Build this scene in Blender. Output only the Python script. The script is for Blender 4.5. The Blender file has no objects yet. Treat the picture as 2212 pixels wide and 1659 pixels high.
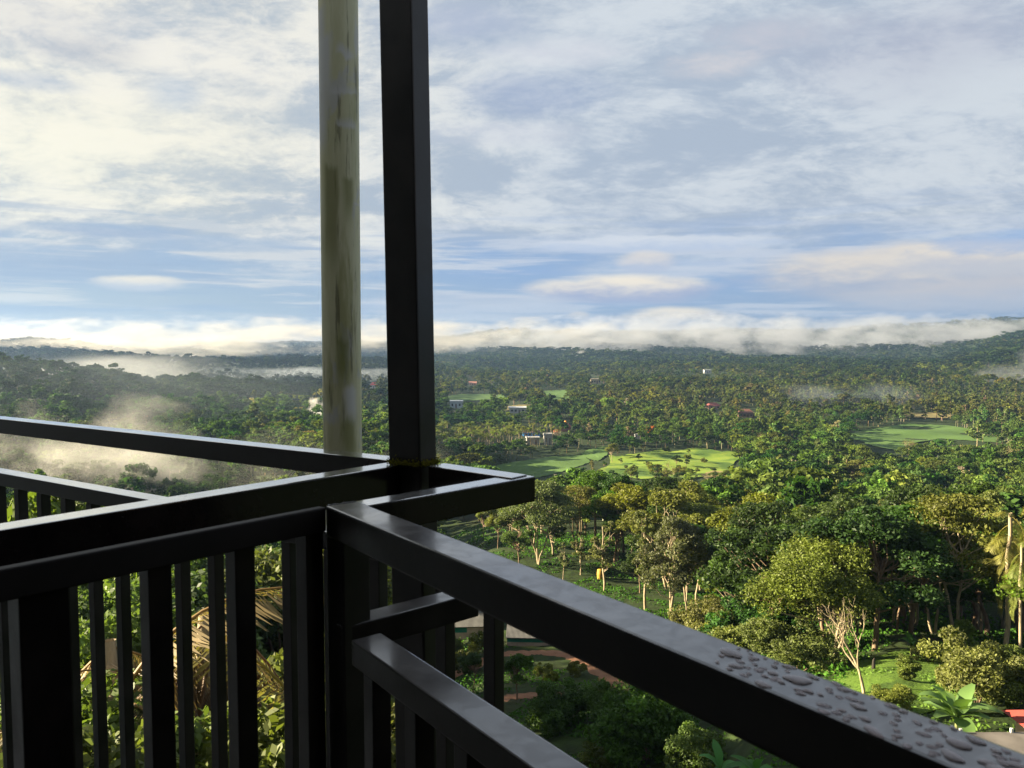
import bpy, bmesh, math
import numpy as np
from mathutils import Vector, Matrix

S = bpy.context.scene
COL = S.collection
R = math.radians
rng = np.random.default_rng(11)

# ----------------------------------------------------------------- camera frame
CZ = 62.0                       # eye height above the valley floor
F, CU, CV, PITCH = 1670.0, 1106.0, 829.5, R(3.26)
FWD = np.array([0, math.cos(PITCH), -math.sin(PITCH)])
UP = np.array([0, math.sin(PITCH), math.cos(PITCH)])

def ray(u, v):
    """viewing direction through a point of the photograph measured on a 2212 x 1659 print"""
    u = np.asarray(u, float); v = np.asarray(v, float)
    a = (u - CU) / F; b = (CV - v) / F
    d = FWD[None] + np.stack([a, b * 0, b * 0], -1).reshape(-1, 3) + b.reshape(-1, 1) * UP[None]
    return d

def project(p):
    p = np.asarray(p, float).reshape(-1, 3) - np.array([0, 0, CZ])
    dep = p @ FWD
    dep = np.where(np.abs(dep) < 1e-6, 1e-6, dep)
    return CU + F * p[:, 0] / dep, CV - F * (p @ UP) / dep, dep

def on_level(u, v, h):
    """point at height CZ-h seen at (u, v)"""
    d = ray(u, v)[0]
    return Vector(d * (h / -d[2])) + Vector((0, 0, CZ))

# ----------------------------------------------------------------- terrain
RR = [0, 5, 12, 20, 35, 50, 70, 90, 120, 150, 200, 260, 330, 400, 500, 600, 750, 900, 1100, 1300, 1600, 2000, 2800, 3500, 5000, 7500]
AZ = [-180, -45, -33, -24, -12, 0, 10, 20, 28, 34, 180]
TAB = {
 -45: [9, 10, 14, 19, 27, 25, 15, 11, 11, 15, 26, 34, 36, 30, 22, 16, 14, 25, 40, 45, 45, 25, 10, 20, 20, 20],  # mid range raised into an unseen spur that casts shade on the hollow
 -33: [9, 10, 14, 19, 26, 32, 39, 44, 48, 50, 51, 49, 43, 36, 27, 20, 24, 40, 50, 40, 22, 8, 20, 30, 25, 20],
 -24: [9, 10, 14, 19, 26, 32, 39, 44, 49, 52, 54, 50, 46, 48, 42, 36, 44, 56, 50, 39, 48, 50, 40, 30, 25, 20],
 -12: [9, 10, 14, 19, 26, 31, 37, 42, 46, 49, 52, 46, 44, 50, 56, 52, 52, 58, 50, 41, 50, 52, 40, 30, 25, 20],
 0: [9, 10, 14, 19, 25, 28, 32, 36, 37, 38, 46, 54, 59.5, 60, 60, 60, 60, 60, 56, 56, 56, 50, 20, -28, 20, 20],
 10: [9, 10, 13, 18, 24, 27, 31, 34, 37, 39, 46, 53, 57, 58.5, 60.5, 60, 58, 56, 54, 50, 48, 40, 10, -38, 20, 20],
 20: [9, 10, 12, 15, 19, 22, 27, 32, 38, 43, 49, 53.5, 57, 59, 60, 60, 59, 57, 52, 48, 50, 48, 20, -28, 20, 20],
 28: [9, 10, 11.5, 13, 17.5, 20, 24.5, 30, 37, 42, 48, 54, 58, 60, 61, 60, 60, 59, 53, 52, 55, 50, 15, -62, 20, 20],
 34: [9, 10, 11.5, 13, 17.5, 19, 24, 30, 37, 42, 48, 54, 58, 60, 60.5, 60, 60, 58, 52, 44, 14, 2, 5, -80, 10, 20],
}
TAB[-180] = TAB[-45]; TAB[180] = TAB[34]
_T = np.array([TAB[a] for a in AZ], float)
_LR = np.log(np.array(RR, float) + 8.0)

def ground_z(x, y):
    x = np.asarray(x, float); y = np.asarray(y, float)
    r = np.hypot(x, y); az = np.degrees(np.arctan2(x, y))
    lr = np.log(r + 8.0)
    prof = np.stack([np.interp(lr, _LR, row) for row in _T], 0)
    k = np.clip(np.searchsorted(AZ, az, side='right') - 1, 0, len(AZ) - 2)
    A = np.array(AZ, float)
    t = (az - A[k]) / (A[k + 1] - A[k])
    t = t * t * (3 - 2 * t)
    idx = np.arange(len(np.ravel(x)))
    p = prof.reshape(len(AZ), -1)
    kk = np.ravel(k); tt = np.ravel(t)
    dr = p[kk, idx] * (1 - tt) + p[kk + 1, idx] * tt
    rr = np.ravel(r); xx = np.ravel(x); yy = np.ravel(y)
    am = np.clip((rr - 450) / 2500, 0, 1)
    dr = dr + am * 13 * (np.sin(xx / 173 + 1.3) * np.cos(yy / 211) + .6 * np.sin(xx / 71 + yy / 93))
    am2 = np.clip((rr - 10) / 60, 0, 1) * np.clip((900 - rr) / 300, 0, 1)
    dr = dr + am2 * .5 * (np.sin(xx / 9.1 + yy / 13.0) + np.sin(xx / 17.7 - yy / 6.3))
    return (CZ - dr).reshape(np.shape(x))

_STEP = np.concatenate([np.geomspace(6, 6500, 1500)])

def hit(u, v):
    """where the sight line through (u, v) meets the ground"""
    d = ray(u, v)
    d = d / np.hypot(d[:, 0], d[:, 1])[:, None]
    out = np.zeros((len(d), 3))
    for i, q in enumerate(d):
        zz = CZ + _STEP * q[2]
        g = ground_z(_STEP * q[0], _STEP * q[1])
        b = np.nonzero(zz < g)[0]
        if len(b) == 0: s = 6000.0
        else:
            j = max(b[0], 1); a0 = zz[j - 1] - g[j - 1]; a1 = zz[j] - g[j]
            s = _STEP[j - 1] + (_STEP[j] - _STEP[j - 1]) * a0 / (a0 - a1 + 1e-9)
        out[i] = (s * q[0], s * q[1], 0)
    out[:, 2] = ground_z(out[:, 0], out[:, 1])
    return out

def inside(poly, u, v):
    poly = np.asarray(poly, float); u = np.asarray(u); v = np.asarray(v)
    c = np.zeros(u.shape, bool)
    n = len(poly)
    for i in range(n):
        x1, y1 = poly[i]; x2, y2 = poly[(i + 1) % n]
        if y1 == y2: continue
        cr = ((y1 > v) != (y2 > v)) & (u < (x2 - x1) * (v - y1) / (y2 - y1) + x1)
        c ^= cr
    return c

# ----------------------------------------------------------------- node helpers
class NT:
    def __init__(s, tree): s.t = tree; s.n = tree.nodes; s.l = tree.links
    def new(s, t, **k):
        n = s.n.new(t)
        for a, b in k.items(): setattr(n, a, b)
        return n
    def put(s, sock, v):
        if v is None: return
        if isinstance(v, bpy.types.NodeSocket): s.l.new(v, sock)
        else:
            if hasattr(sock.default_value, '__len__') and not hasattr(v, '__len__'): v = [v] * len(sock.default_value)
            if hasattr(v, '__len__') and len(sock.default_value) == 4 and len(v) == 3: v = (*v, 1)
            sock.default_value = v
    def m(s, op, a, b=None, c=None, clamp=False):
        n = s.new('ShaderNodeMath', operation=op, use_clamp=clamp)
        for i, v in enumerate((a, b, c)): s.put(n.inputs[i], v)
        return n.outputs[0]
    def vm(s, op, a, b=None, out=0):
        n = s.new('ShaderNodeVectorMath', operation=op)
        s.put(n.inputs[0], a)
        if b is not None: s.put(n.inputs[1], b)
        return n.outputs[out]
    def mul(s, v, w):
        n = s.new('ShaderNodeMapping'); s.put(n.inputs[0], v); n.inputs['Scale'].default_value = w
        return n.outputs[0]
    def comb(s, x, y, z=0.0):
        n = s.new('ShaderNodeCombineXYZ')
        for i, v in enumerate((x, y, z)): s.put(n.inputs[i], v)
        return n.outputs[0]
    def sep(s, v):
        n = s.new('ShaderNodeSeparateXYZ'); s.put(n.inputs[0], v); return n.outputs
    def noise(s, v, scale=1, detail=4, rough=.5, dist=0, out=0):
        n = s.new('ShaderNodeTexNoise'); s.put(n.inputs['Vector'], v)
        n.inputs['Scale'].default_value = scale; n.inputs['Detail'].default_value = detail
        n.inputs['Roughness'].default_value = rough; n.inputs['Distortion'].default_value = dist
        return n.outputs[out]
    def ss(s, v, a, b, c=0.0, d=1.0):
        n = s.new('ShaderNodeMapRange', interpolation_type='SMOOTHSTEP')
        for i, q in enumerate((v, a, b, c, d)): s.put(n.inputs[i], q)
        return n.outputs[0]
    def mix(s, f, a, b, bt='MIX'):
        n = s.new('ShaderNodeMix', data_type='RGBA', blend_type=bt)
        s.put(n.inputs['Factor'], f); s.put(n.inputs['A'], a); s.put(n.inputs['B'], b)
        return next(o for o in n.outputs if o.type == 'RGBA')
    def mixf(s, f, a, b):
        n = s.new('ShaderNodeMix', data_type='FLOAT')
        s.put(n.inputs[0], f); s.put(n.inputs[2], a); s.put(n.inputs[3], b)
        return n.outputs[0]

def mat(name):
    m = bpy.data.materials.new(name); m.use_nodes = True
    m.node_tree.nodes.clear()
    n = NT(m.node_tree); out = n.new('ShaderNodeOutputMaterial')
    return m, n, out

def simple(name, col, rough=.6, spec=.5, var=.0, vscale=3.0, bump=0.0, bscale=40, metal=0.0):
    m, n, out = mat(name)
    b = n.new('ShaderNodeBsdfPrincipled')
    tc = n.new('ShaderNodeTexCoord').outputs['Object']
    c = col
    if var:
        f = n.noise(tc, vscale, 6, .6)
        c = n.mix(n.ss(f, .3, .7), [q * (1 - var) for q in col], [min(1, q * (1 + var)) for q in col])
    n.put(b.inputs['Base Color'], c)
    b.inputs['Roughness'].default_value = rough; b.inputs['Specular IOR Level'].default_value = spec
    b.inputs['Metallic'].default_value = metal
    if bump:
        bp = n.new('ShaderNodeBump'); bp.inputs['Strength'].default_value = bump; bp.inputs['Distance'].default_value = .01
        n.put(bp.inputs['Height'], n.noise(tc, bscale, 4, .6)); n.l.new(bp.outputs[0], b.inputs['Normal'])
    n.l.new(b.outputs[0], out.inputs[0])
    return m

def foliage(name, tint=(1, 1, 1), rand=.22, trans=.3, spec=.16):
    m, n, out = mat(name)
    at = n.new('ShaderNodeAttribute', attribute_name='Col').outputs['Color']
    oi = n.new('ShaderNodeObjectInfo').outputs['Random']
    hs = n.new('ShaderNodeHueSaturation')
    n.put(hs.inputs['Color'], n.mix(1.0, at, tint, 'MULTIPLY'))
    n.put(hs.inputs['Hue'], n.m('MULTIPLY_ADD', oi, .05, .475))
    n.put(hs.inputs['Value'], n.m('MULTIPLY_ADD', n.m('FRACT', n.m('MULTIPLY', oi, 7.31)), 2 * rand, 1 - rand))
    n.put(hs.inputs['Saturation'], n.m('MULTIPLY_ADD', n.m('FRACT', n.m('MULTIPLY', oi, 3.7)), .2, .9))
    p = n.new('ShaderNodeBsdfPrincipled'); n.put(p.inputs['Base Color'], hs.outputs[0])
    p.inputs['Roughness'].default_value = .55; p.inputs['Specular IOR Level'].default_value = spec
    t = n.new('ShaderNodeBsdfTranslucent'); n.put(t.inputs[0], n.mix(1.0, hs.outputs[0], (1.5, 1.6, .7), 'MULTIPLY'))
    mx = n.new('ShaderNodeMixShader'); mx.inputs[0].default_value = trans
    n.l.new(p.outputs[0], mx.inputs[1]); n.l.new(t.outputs[0], mx.inputs[2]); n.l.new(mx.outputs[0], out.inputs[0])
    return m

def barkmat(name, col):
    m, n, out = mat(name)
    p = n.new('ShaderNodeBsdfPrincipled')
    tc = n.new('ShaderNodeTexCoord').outputs['Object']
    f = n.noise(n.mul(tc, (3, 3, .7)), 1.5, 6, .65)
    n.put(p.inputs['Base Color'], n.mix(n.ss(f, .3, .7), [c * .55 for c in col], [c * 1.25 for c in col]))
    p.inputs['Roughness'].default_value = .85; p.inputs['Specular IOR Level'].default_value = .2
    n.l.new(p.outputs[0], out.inputs[0])
    return m

M_LEAF = foliage('leaf')
M_FAR = foliage('far_leaf', rand=.0, spec=.03)
M_BARK = barkmat('brown_bark', (.16, .11, .07))
M_PALE = barkmat('pale_bark', (.27, .22, .14))

# ----------------------------------------------------------------- mesh helpers
def link(name, me, m=None, parent=None, loc=None):
    o = bpy.data.objects.new(name, me); COL.objects.link(o)
    if m is not None and me is not None: me.materials.append(m)
    if parent is not None: o.parent = parent
    if loc is not None: o.location = loc
    return o

def tag(o, label=None, cat=None, group=None, kind=None):
    if label: o['label'] = label
    if cat: o['category'] = cat
    if group: o['group'] = group
    if kind: o['kind'] = kind
    return o

def empty(name, loc=(0, 0, 0), rz=0.0):
    o = bpy.data.objects.new(name, None); COL.objects.link(o)
    o.empty_display_size = .1; o.location = loc; o.rotation_euler = (0, 0, rz)
    return o

def quads_mesh(name, V, Q, C=None, smooth=False):
    V = np.asarray(V, np.float32); Q = np.asarray(Q, np.int32)
    me = bpy.data.meshes.new(name)
    me.vertices.add(len(V)); me.vertices.foreach_set('co', V.ravel())
    me.loops.add(Q.size); me.loops.foreach_set('vertex_index', Q.ravel())
    me.polygons.add(len(Q)); me.polygons.foreach_set('loop_start', np.arange(0, Q.size, Q.shape[1], dtype=np.int32))
    if C is not None:
        a = me.color_attributes.new('Col', 'FLOAT_COLOR', 'POINT')
        c4 = np.ones((len(V), 4), np.float32); c4[:, :3] = C
        a.data.foreach_set('color', c4.ravel())
    me.update(calc_edges=True)
    if smooth: me.polygons.foreach_set('use_smooth', np.ones(len(Q), bool))
    return me

class Geo:
    def __init__(s): s.V = []; s.Q = []; s.C = []; s.k = 0
    def add(s, V, Q, C):
        V = np.asarray(V, float); s.V.append(V); s.Q.append(np.asarray(Q) + s.k); s.k += len(V)
        C = np.asarray(C, float)
        s.C.append(np.broadcast_to(C, (len(V), 3)))
    def arrays(s): return np.concatenate(s.V), np.concatenate(s.Q), np.concatenate(s.C)
    def mesh(s, name, smooth=False): return quads_mesh(name, *s.arrays(), smooth=smooth)

def unit(v): return v / (np.linalg.norm(v, axis=-1, keepdims=True) + 1e-9)

def leaves(g, P, out, size, cols, rs, upb=.5, asp=.55):
    n = len(P)
    nr = unit(rs.normal(size=(n, 3)) + upb * np.array([0, 0, 1.]) + .7 * out)
    t = unit(np.cross(nr, rs.normal(size=(n, 3)))); b = np.cross(nr, t)
    s = np.asarray(size).reshape(-1, 1) * rs.uniform(.7, 1.3, (n, 1))
    V = np.stack([P - t * s, P - b * s * asp + nr * s * .12, P + t * s, P + b * s * asp + nr * s * .12], 1).reshape(-1, 3)
    Q = np.arange(4 * n).reshape(-1, 4)
    g.add(V, Q, np.repeat(cols, 4, 0))

def tube(g, pts, rad, ns, col):
    pts = np.asarray(pts, float); n = len(pts)
    rad = np.broadcast_to(np.asarray(rad, float), (n,))
    d = np.gradient(pts, axis=0); d = unit(d)
    ref = np.where(np.abs(d[:, 2:3]) > .9, np.array([[1., 0, 0]]), np.array([[0, 0, 1.]]))
    a = unit(np.cross(d, ref)); b = np.cross(d, a)
    for i in range(1, n):
        if np.dot(a[i], a[i - 1]) < 0: a[i] *= -1; b[i] *= -1
    th = np.linspace(0, 2 * np.pi, ns, endpoint=False)
    V = pts[:, None] + rad[:, None, None] * (np.cos(th)[None, :, None] * a[:, None] + np.sin(th)[None, :, None] * b[:, None])
    Q = []
    for i in range(n - 1):
        for k in range(ns):
            Q.append((i * ns + k, i * ns + (k + 1) % ns, (i + 1) * ns + (k + 1) % ns, (i + 1) * ns + k))
    g.add(V.reshape(-1, 3), Q, col)

def box_bm(bm, mn, mx):
    r = bmesh.ops.create_cube(bm, size=1)
    bmesh.ops.scale(bm, vec=[mx[i] - mn[i] for i in range(3)], verts=r['verts'])
    bmesh.ops.translate(bm, vec=[(mx[i] + mn[i]) / 2 for i in range(3)], verts=r['verts'])
    return r['verts']

def bm_obj(name, bm, m, parent=None, bevel=0, seg=2):
    if bevel:
        bmesh.ops.bevel(bm, geom=[e for e in bm.edges], offset=bevel, segments=seg, profile=.6, affect='EDGES')
    me = bpy.data.meshes.new(name); bm.to_mesh(me); bm.free()
    return link(name, me, m, parent)

# ----------------------------------------------------------------- plant prototypes
def clump_leaves(g, cen, rad, n, ls, col, rs, squash=.75, upb=.5, tree_c=None, shell=.5):
    d = unit(rs.normal(size=(n, 3)))
    rr = rad * (shell + (1 - shell) * rs.random((n, 1)) ** .6)
    P = cen + d * rr * np.array([1, 1, squash])
    c = np.asarray(col) * rs.uniform(.75, 1.25, (n, 1)) * rs.uniform(.8, 1.2)
    leaves(g, P, d, ls, c, rs, upb)

GR = dict(dark=(.028, .056, .009), mid=(.056, .092, .013), olive=(.086, .100, .015), yellow=(.105, .132, .018),
          fresh=(.08, .13, .02), tan=(.105, .108, .03), grey=(.082, .112, .030), rust=(.13, .11, .025))

def crown_points(rs, kind, H, Rr, n):
    if kind == 'broad':
        m_ = int(rs.integers(7, 11)); d = unit(rs.normal(size=(m_, 3))); d[:, 2] = np.abs(d[:, 2]) * 1.15 - .4
        lump = rs.uniform(.62, 1.12, (m_, 1))
        hd = d * lump * np.array([Rr * .82, Rr * .82, .36 * H]) + np.array([0, 0, .60 * H]); hd[0] = (0, 0, .82 * H)
        hr = rs.uniform(.30, .52, m_) * Rr; w_ = rs.choice(m_, n, p=hr ** 2 / (hr ** 2).sum())
        e = unit(rs.normal(size=(n, 3))); e[:, 2] = np.abs(e[:, 2]) * 1.1 - .35
        P = hd[w_] + e * hr[w_][:, None] * rs.uniform(.55, 1.05, (n, 1)) * np.array([1, 1, .75]); rad = Rr * rs.uniform(.13, .24, n)
    elif kind == 'slender':
        z = rs.uniform(.36, 1, n); w = np.interp(z, [.36, .55, .8, 1], [.55, 1, .8, .15]) * Rr
        a = rs.uniform(0, 6.28, n); q = rs.uniform(.2, 1, n)
        P = np.stack([np.cos(a) * w * q, np.sin(a) * w * q, z * H * .96], 1); hs_ = rs.uniform(0, 6.28); P[:, :2] += .35 * Rr * np.stack([np.sin(z * 9 + hs_), np.cos(z * 8 + hs_)], 1); rad = Rr * rs.uniform(.18, .34, n)
    elif kind == 'umbrella':
        a = rs.uniform(0, 6.28, n); q = np.sqrt(rs.random(n)); lay = rs.integers(0, 3, n)
        w = Rr * np.array([1, .8, .5])[lay]
        P = np.stack([np.cos(a) * q * w, np.sin(a) * q * w, H * (np.array([.66, .8, .93])[lay] - .07 * q * q)], 1)
        rad = Rr * rs.uniform(.2, .34, n)
    else:                                # bush: a few leafy heads of different height
        m_ = int(rs.integers(5, 9)); ha = rs.uniform(0, 6.28, m_); hq = rs.uniform(.2, .75, m_) * Rr
        hd = np.stack([np.cos(ha) * hq, np.sin(ha) * hq, rs.uniform(.25, .62, m_) * H], 1); hr = rs.uniform(.28, .46, m_) * Rr
        w_ = rs.choice(m_, n); d = unit(rs.normal(size=(n, 3)))
        P = hd[w_] + d * hr[w_][:, None] * rs.uniform(.5, 1, (n, 1)); P[:, 2] = np.abs(P[:, 2]); rad = Rr * rs.uniform(.12, .24, n)
    return P, rad

def make_tree(seed, kind, H, Rr, ncl, nlf, ls, col, bark, fork=1, squash=.7):
    rs = np.random.default_rng(seed)
    P, rad = crown_points(rs, kind, H, Rr, ncl)
    g = Geo()
    for p, r in zip(P, rad):
        clump_leaves(g, p, r, nlf, ls, np.array(col) * rs.uniform(.8, 1.2), rs, squash if kind != 'umbrella' else .38)
    t = Geo()
    if kind != 'bush':
        tr = .012 * H + .05
        zt = {'broad': .55, 'slender': .9, 'umbrella': .62}[kind]
        for f in range(fork):
            off = rs.normal(size=3) * (.0 if fork == 1 else .08 * H); off[2] = 0
            k = 7; zz = np.linspace(0, zt * H, k)
            bend = np.cumsum(rs.normal(size=(k, 3)) * .012 * H, 0); bend[:, 2] = 0; bend -= bend[0]
            pts = np.stack([zz * 0, zz * 0, zz], 1) + bend + off * (zz / (zt * H))[:, None] * 1.3
            pts[0, 2] = -.6
            tube(t, pts, np.linspace(tr, tr * .42, k) * (1.0 if fork == 1 else .75), 7, (1, 1, 1))
            for p in P[rs.permutation(len(P))[:int(max(5, len(P) * .45 / fork))]]:
                zb = np.clip(p[2] * rs.uniform(.55, .8), .18 * H, zt * H * .98)
                s = np.array([np.interp(zb, pts[:, 2], pts[:, q]) for q in range(3)]); s[2] = zb
                mid = (s + p) / 2 + np.array([0, 0, -.03 * H]) + rs.normal(size=3) * .02 * H
                tube(t, [s, mid, p], [tr * .4, tr * .25, tr * .1], 5, (1, 1, 1))
    else:
        for i in range(6):
            p = P[rs.integers(len(P))]
            tube(t, [(0, 0, -.2), p * .5 + rs.normal(size=3) * .05, p], [.05, .035, .015], 5, (1, 1, 1))
    return g.mesh(kind + '_crown'), t.mesh(kind + '_trunk', True), bark

def make_bare(seed, H, Rr, nleaf, ls, col):
    rs = np.random.default_rng(seed); t = Geo(); g = Geo(); tips = []
    def grow(p, d, L, r, dep):
        k = 4; pts = [p]
        for i in range(k):
            d = unit(d + rs.normal(size=3) * .13 + np.array([0, 0, .06])); pts.append(pts[-1] + d * L / k)
        tube(t, pts, np.linspace(r, r * .55, k + 1), 6 if dep < 2 else 4, (1, 1, 1))
        if dep >= 4: tips.append(pts[-1]); return
        for i in range(3 if dep else 4):
            nd = unit(d + rs.normal(size=3) * .55 + np.array([0, 0, .2]))
            grow(pts[-1 - (i % 2)], nd, L * rs.uniform(.52, .75), r * .52, dep + 1)
    grow(np.array([0, 0, -.5]), np.array([0, 0, 1.]), H * .42, .02 * H + .05, 0)
    tips = np.array(tips); tips = tips[rs.permutation(len(tips))]
    per = max(1, nleaf // len(tips))
    P = np.repeat(tips, per, 0) + rs.normal(size=(len(tips) * per, 3)) * .05 * H
    leaves(g, P, P * 0, ls, np.array(col) * rs.uniform(.7, 1.3, (len(P), 1)), rs)
    return g.mesh('sparse_crown'), t.mesh('bare_branches', True), M_PALE

def frond(g, base, az, up, L, w, n, col, rs, droop=1.0, vee=.35, lw=.05, jag=0):
    """one pinnate frond: a midrib tube and n pairs of leaflets"""
    h = np.array([math.cos(az), math.sin(az), 0]); s = np.linspace(0, 1, 9)
    ang = up - droop * s * 1.5
    st = np.stack([np.cos(ang)[:, None] * h + np.sin(ang)[:, None] * np.array([0, 0, 1.])], 0)[0] * (L / 8)
    pts = base + np.concatenate([[np.zeros(3)], np.cumsum(st, 0)[:-1]])
    tube(g, pts, np.linspace(.012 * L, .003 * L, 9), 4, np.array(col) * np.array([1.3, 1.15, .9]))
    side = np.array([-h[1], h[0], 0])
    V = []; C = []
    for t in np.linspace(.14, 1, n):
        c = np.array([np.interp(t, s, pts[:, q]) for q in range(3)])
        d = np.array([np.interp(t, s, st[:, q]) for q in range(3)]); d = d / np.linalg.norm(d)
        nn = np.cross(side, d)
        l = w * (math.sin(math.pi * min(1, t * .85 + .1)) ** .6) * rs.uniform(.8, 1.2)
        for sg in (-1, 1):
            tip = c + (side * sg * .85 + d * .55) * l + np.array([0, 0, -vee * l * rs.uniform(.6, 1.5)])
            m = (c + tip) / 2 + nn * .04 * l
            wv = d * lw * L * .5 * (1 + jag * rs.random())
            V += [c, m - wv, tip, m + wv]; C += [np.array(col) * rs.uniform(.7, 1.3)] * 4
    V = np.array(V); g.add(V, np.arange(len(V)).reshape(-1, 4), np.array(C))

def make_palm(seed, H, L, nf, col, dead=0, tr=.09, leafn=14, up=(.0, 1.2), spread=.0, lw=.05):
    rs = np.random.default_rng(seed); g = Geo(); t = Geo()
    k = 8; zz = np.linspace(-.5, H, k)
    bend = np.cumsum(rs.normal(size=(k, 3)) * .01 * H, 0); bend[:, 2] = 0; bend -= bend[0]
    pts = np.stack([zz * 0, zz * 0, zz], 1) + bend
    tube(t, pts, np.linspace(tr * 1.15, tr * .85, k), 8, (1, 1, 1))
    for i in range(nf):
        b = pts[-1] - np.array([0, 0, spread * H * rs.random()])
        frond(g, b, i * 2.4 + rs.uniform(-.3, .3), rs.uniform(*up), L * rs.uniform(.8, 1.1), L * .3, leafn, np.array(col) * rs.uniform(.8, 1.2), rs, lw=lw)
    for i in range(dead):
        b = pts[-1] - np.array([0, 0, rs.uniform(0, .25) * H])
        frond(g, b, rs.uniform(0, 6.28), rs.uniform(-.9, -.3), L * rs.uniform(.6, .95), L * .2, leafn, np.array((.13, .09, .045)) * rs.uniform(.6, 1.3), rs, droop=.55, vee=.9, lw=.025)
    return g.mesh('fronds'), t.mesh('palm_trunk', True), M_PALE

def make_banana(seed, H, L, nl, col):
    rs = np.random.default_rng(seed); g = Geo(); t = Geo()
    tube(t, [(0, 0, -.3), (0, 0, H * .25), (.03, 0, H * .45)], [.13, .11, .07], 8, (1, 1, 1))
    for i in range(nl):
        az = i * 2.4 + rs.uniform(-.3, .3); h = np.array([math.cos(az), math.sin(az), 0]); side = np.array([-h[1], h[0], 0])
        s = np.linspace(0, 1, 10); ang = rs.uniform(.45, 1.45) - s * rs.uniform(.6, 1.9)
        LL = L * rs.uniform(.8, 1.15)
        st = (np.cos(ang)[:, None] * h + np.sin(ang)[:, None] * np.array([0, 0, 1.])) * (LL / 9)
        pts = np.array([0, 0, H * .42]) + np.concatenate([[np.zeros(3)], np.cumsum(st, 0)[:-1]])
        w = .16 * LL * np.sin(np.pi * np.clip(s * .92 + .04, 0, 1)) ** .7; w[:2] *= .25
        c = np.array(col) * rs.uniform(.7, 1.4)
        V = np.concatenate([pts - side * w[:, None] + np.array([0, 0, 1.]) * .35 * w[:, None] + rs.normal(size=(10, 3)) * .01 * LL, pts,
                            pts + side * w[:, None] + np.array([0, 0, 1.]) * .35 * w[:, None] + rs.normal(size=(10, 3)) * .01 * LL])
        Q = [(a, a + 1, a + 11, a + 10) for a in list(range(9)) + list(range(10, 19))]
        g.add(V, Q, c)
    return g.mesh('banana_leaves', True), t.mesh('banana_stem', True), barkmat('banana_stem_skin', (.16, .17, .06))

def plant(name, proto, label, cat, loc, rz=0.0, sc=1.0, group=None, sz=1.0, crown='crown', trunk='trunk', lm=None):
    cm, tm, bark = proto
    r = empty(name, loc, rz); r.scale = (sc, sc, sc * sz)
    tag(r, label, cat, group)
    for me, nm, m in ((cm, crown, lm or M_LEAF), (tm, trunk, bark)):
        if len(me.materials) == 0: me.materials.append(m)
        link(nm, me, None, r)
    return r

exec_order = []
# ----------------------------------------------------------------- camera, sun, sky
cam = bpy.data.cameras.new('camera'); co = bpy.data.objects.new('camera', cam); COL.objects.link(co)
co.location = (0, 0, CZ); co.rotation_euler = (math.pi / 2 - PITCH, 0, 0)
cam.sensor_width = 36; cam.lens = 36 * F / 2212; cam.clip_start = .05; cam.clip_end = 20000
cam.dof.use_dof = True; cam.dof.focus_distance = 12; cam.dof.aperture_fstop = 14
S.camera = co
SAZ, SEL = R(-82), R(17)
sd = Vector((math.sin(SAZ) * math.cos(SEL), math.cos(SAZ) * math.cos(SEL), math.sin(SEL)))
sl = bpy.data.lights.new('sun', 'SUN'); sl.energy = 5.0; sl.angle = R(.6); sl.color = (1, .84, .58)
so = bpy.data.objects.new('sun', sl); COL.objects.link(so); so.rotation_euler = sd.to_track_quat('Z', 'Y').to_euler()
so.location = (0, 0, 120)
S.view_settings.view_transform = 'Standard'; S.view_settings.look = 'None'
EXPO = 2.75
S.view_settings.exposure = EXPO; S.view_settings.gamma = 1
S.cycles.use_denoising = True
S.cycles.max_bounces = 6; S.cycles.diffuse_bounces = 2; S.cycles.glossy_bounces = 2; S.cycles.transmission_bounces = 4
S.cycles.transparent_max_bounces = 8; S.cycles.volume_bounces = 1
S.cycles.volume_step_rate = 1.0; S.cycles.volume_max_steps = 256
S.cycles.sample_clamp_indirect = 4

W = bpy.data.worlds.new('World'); S.world = W; W.use_nodes = True
W.node_tree.nodes.clear()
n = NT(W.node_tree)
sky = n.new('ShaderNodeTexSky'); sky.sky_type = 'NISHITA'; sky.sun_disc = False
sky.sun_elevation = SEL; sky.sun_rotation = SAZ
D = n.new('ShaderNodeTexCoord').outputs['Generated']
x, y, z = n.sep(D)[:3]
hr = n.m('MAXIMUM', n.m('SQRT', n.m('ADD', n.m('MULTIPLY', x, x), n.m('MULTIPLY', y, y))), 1e-4)
te = n.m('DIVIDE', z, hr)                 # tangent of elevation
az = n.m('ARCTAN2', x, y)                 # radians, 0 straight ahead, right positive
BK = 10.0 * 2 ** -EXPO                                 # colours below are seen radiances; strength is 0.1
def c(r, g, b, k=1.0):
    f = lambda q: ((q / 255 + .055) / 1.055) ** 2.4 * BK * k
    return (f(r), f(g), f(b))
left = n.ss(az, .12, -.42)
# base: clear sky, tinted by thin veil
base = n.mix(.72, n.vm('MULTIPLY', sky.outputs[0], (2 ** -EXPO,) * 3), n.mix(left, c(146, 180, 228), c(160, 186, 216)))
base = n.mix(n.ss(te, .02, .16), base, n.mix(.45, base, c(120, 165, 226)))
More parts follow.
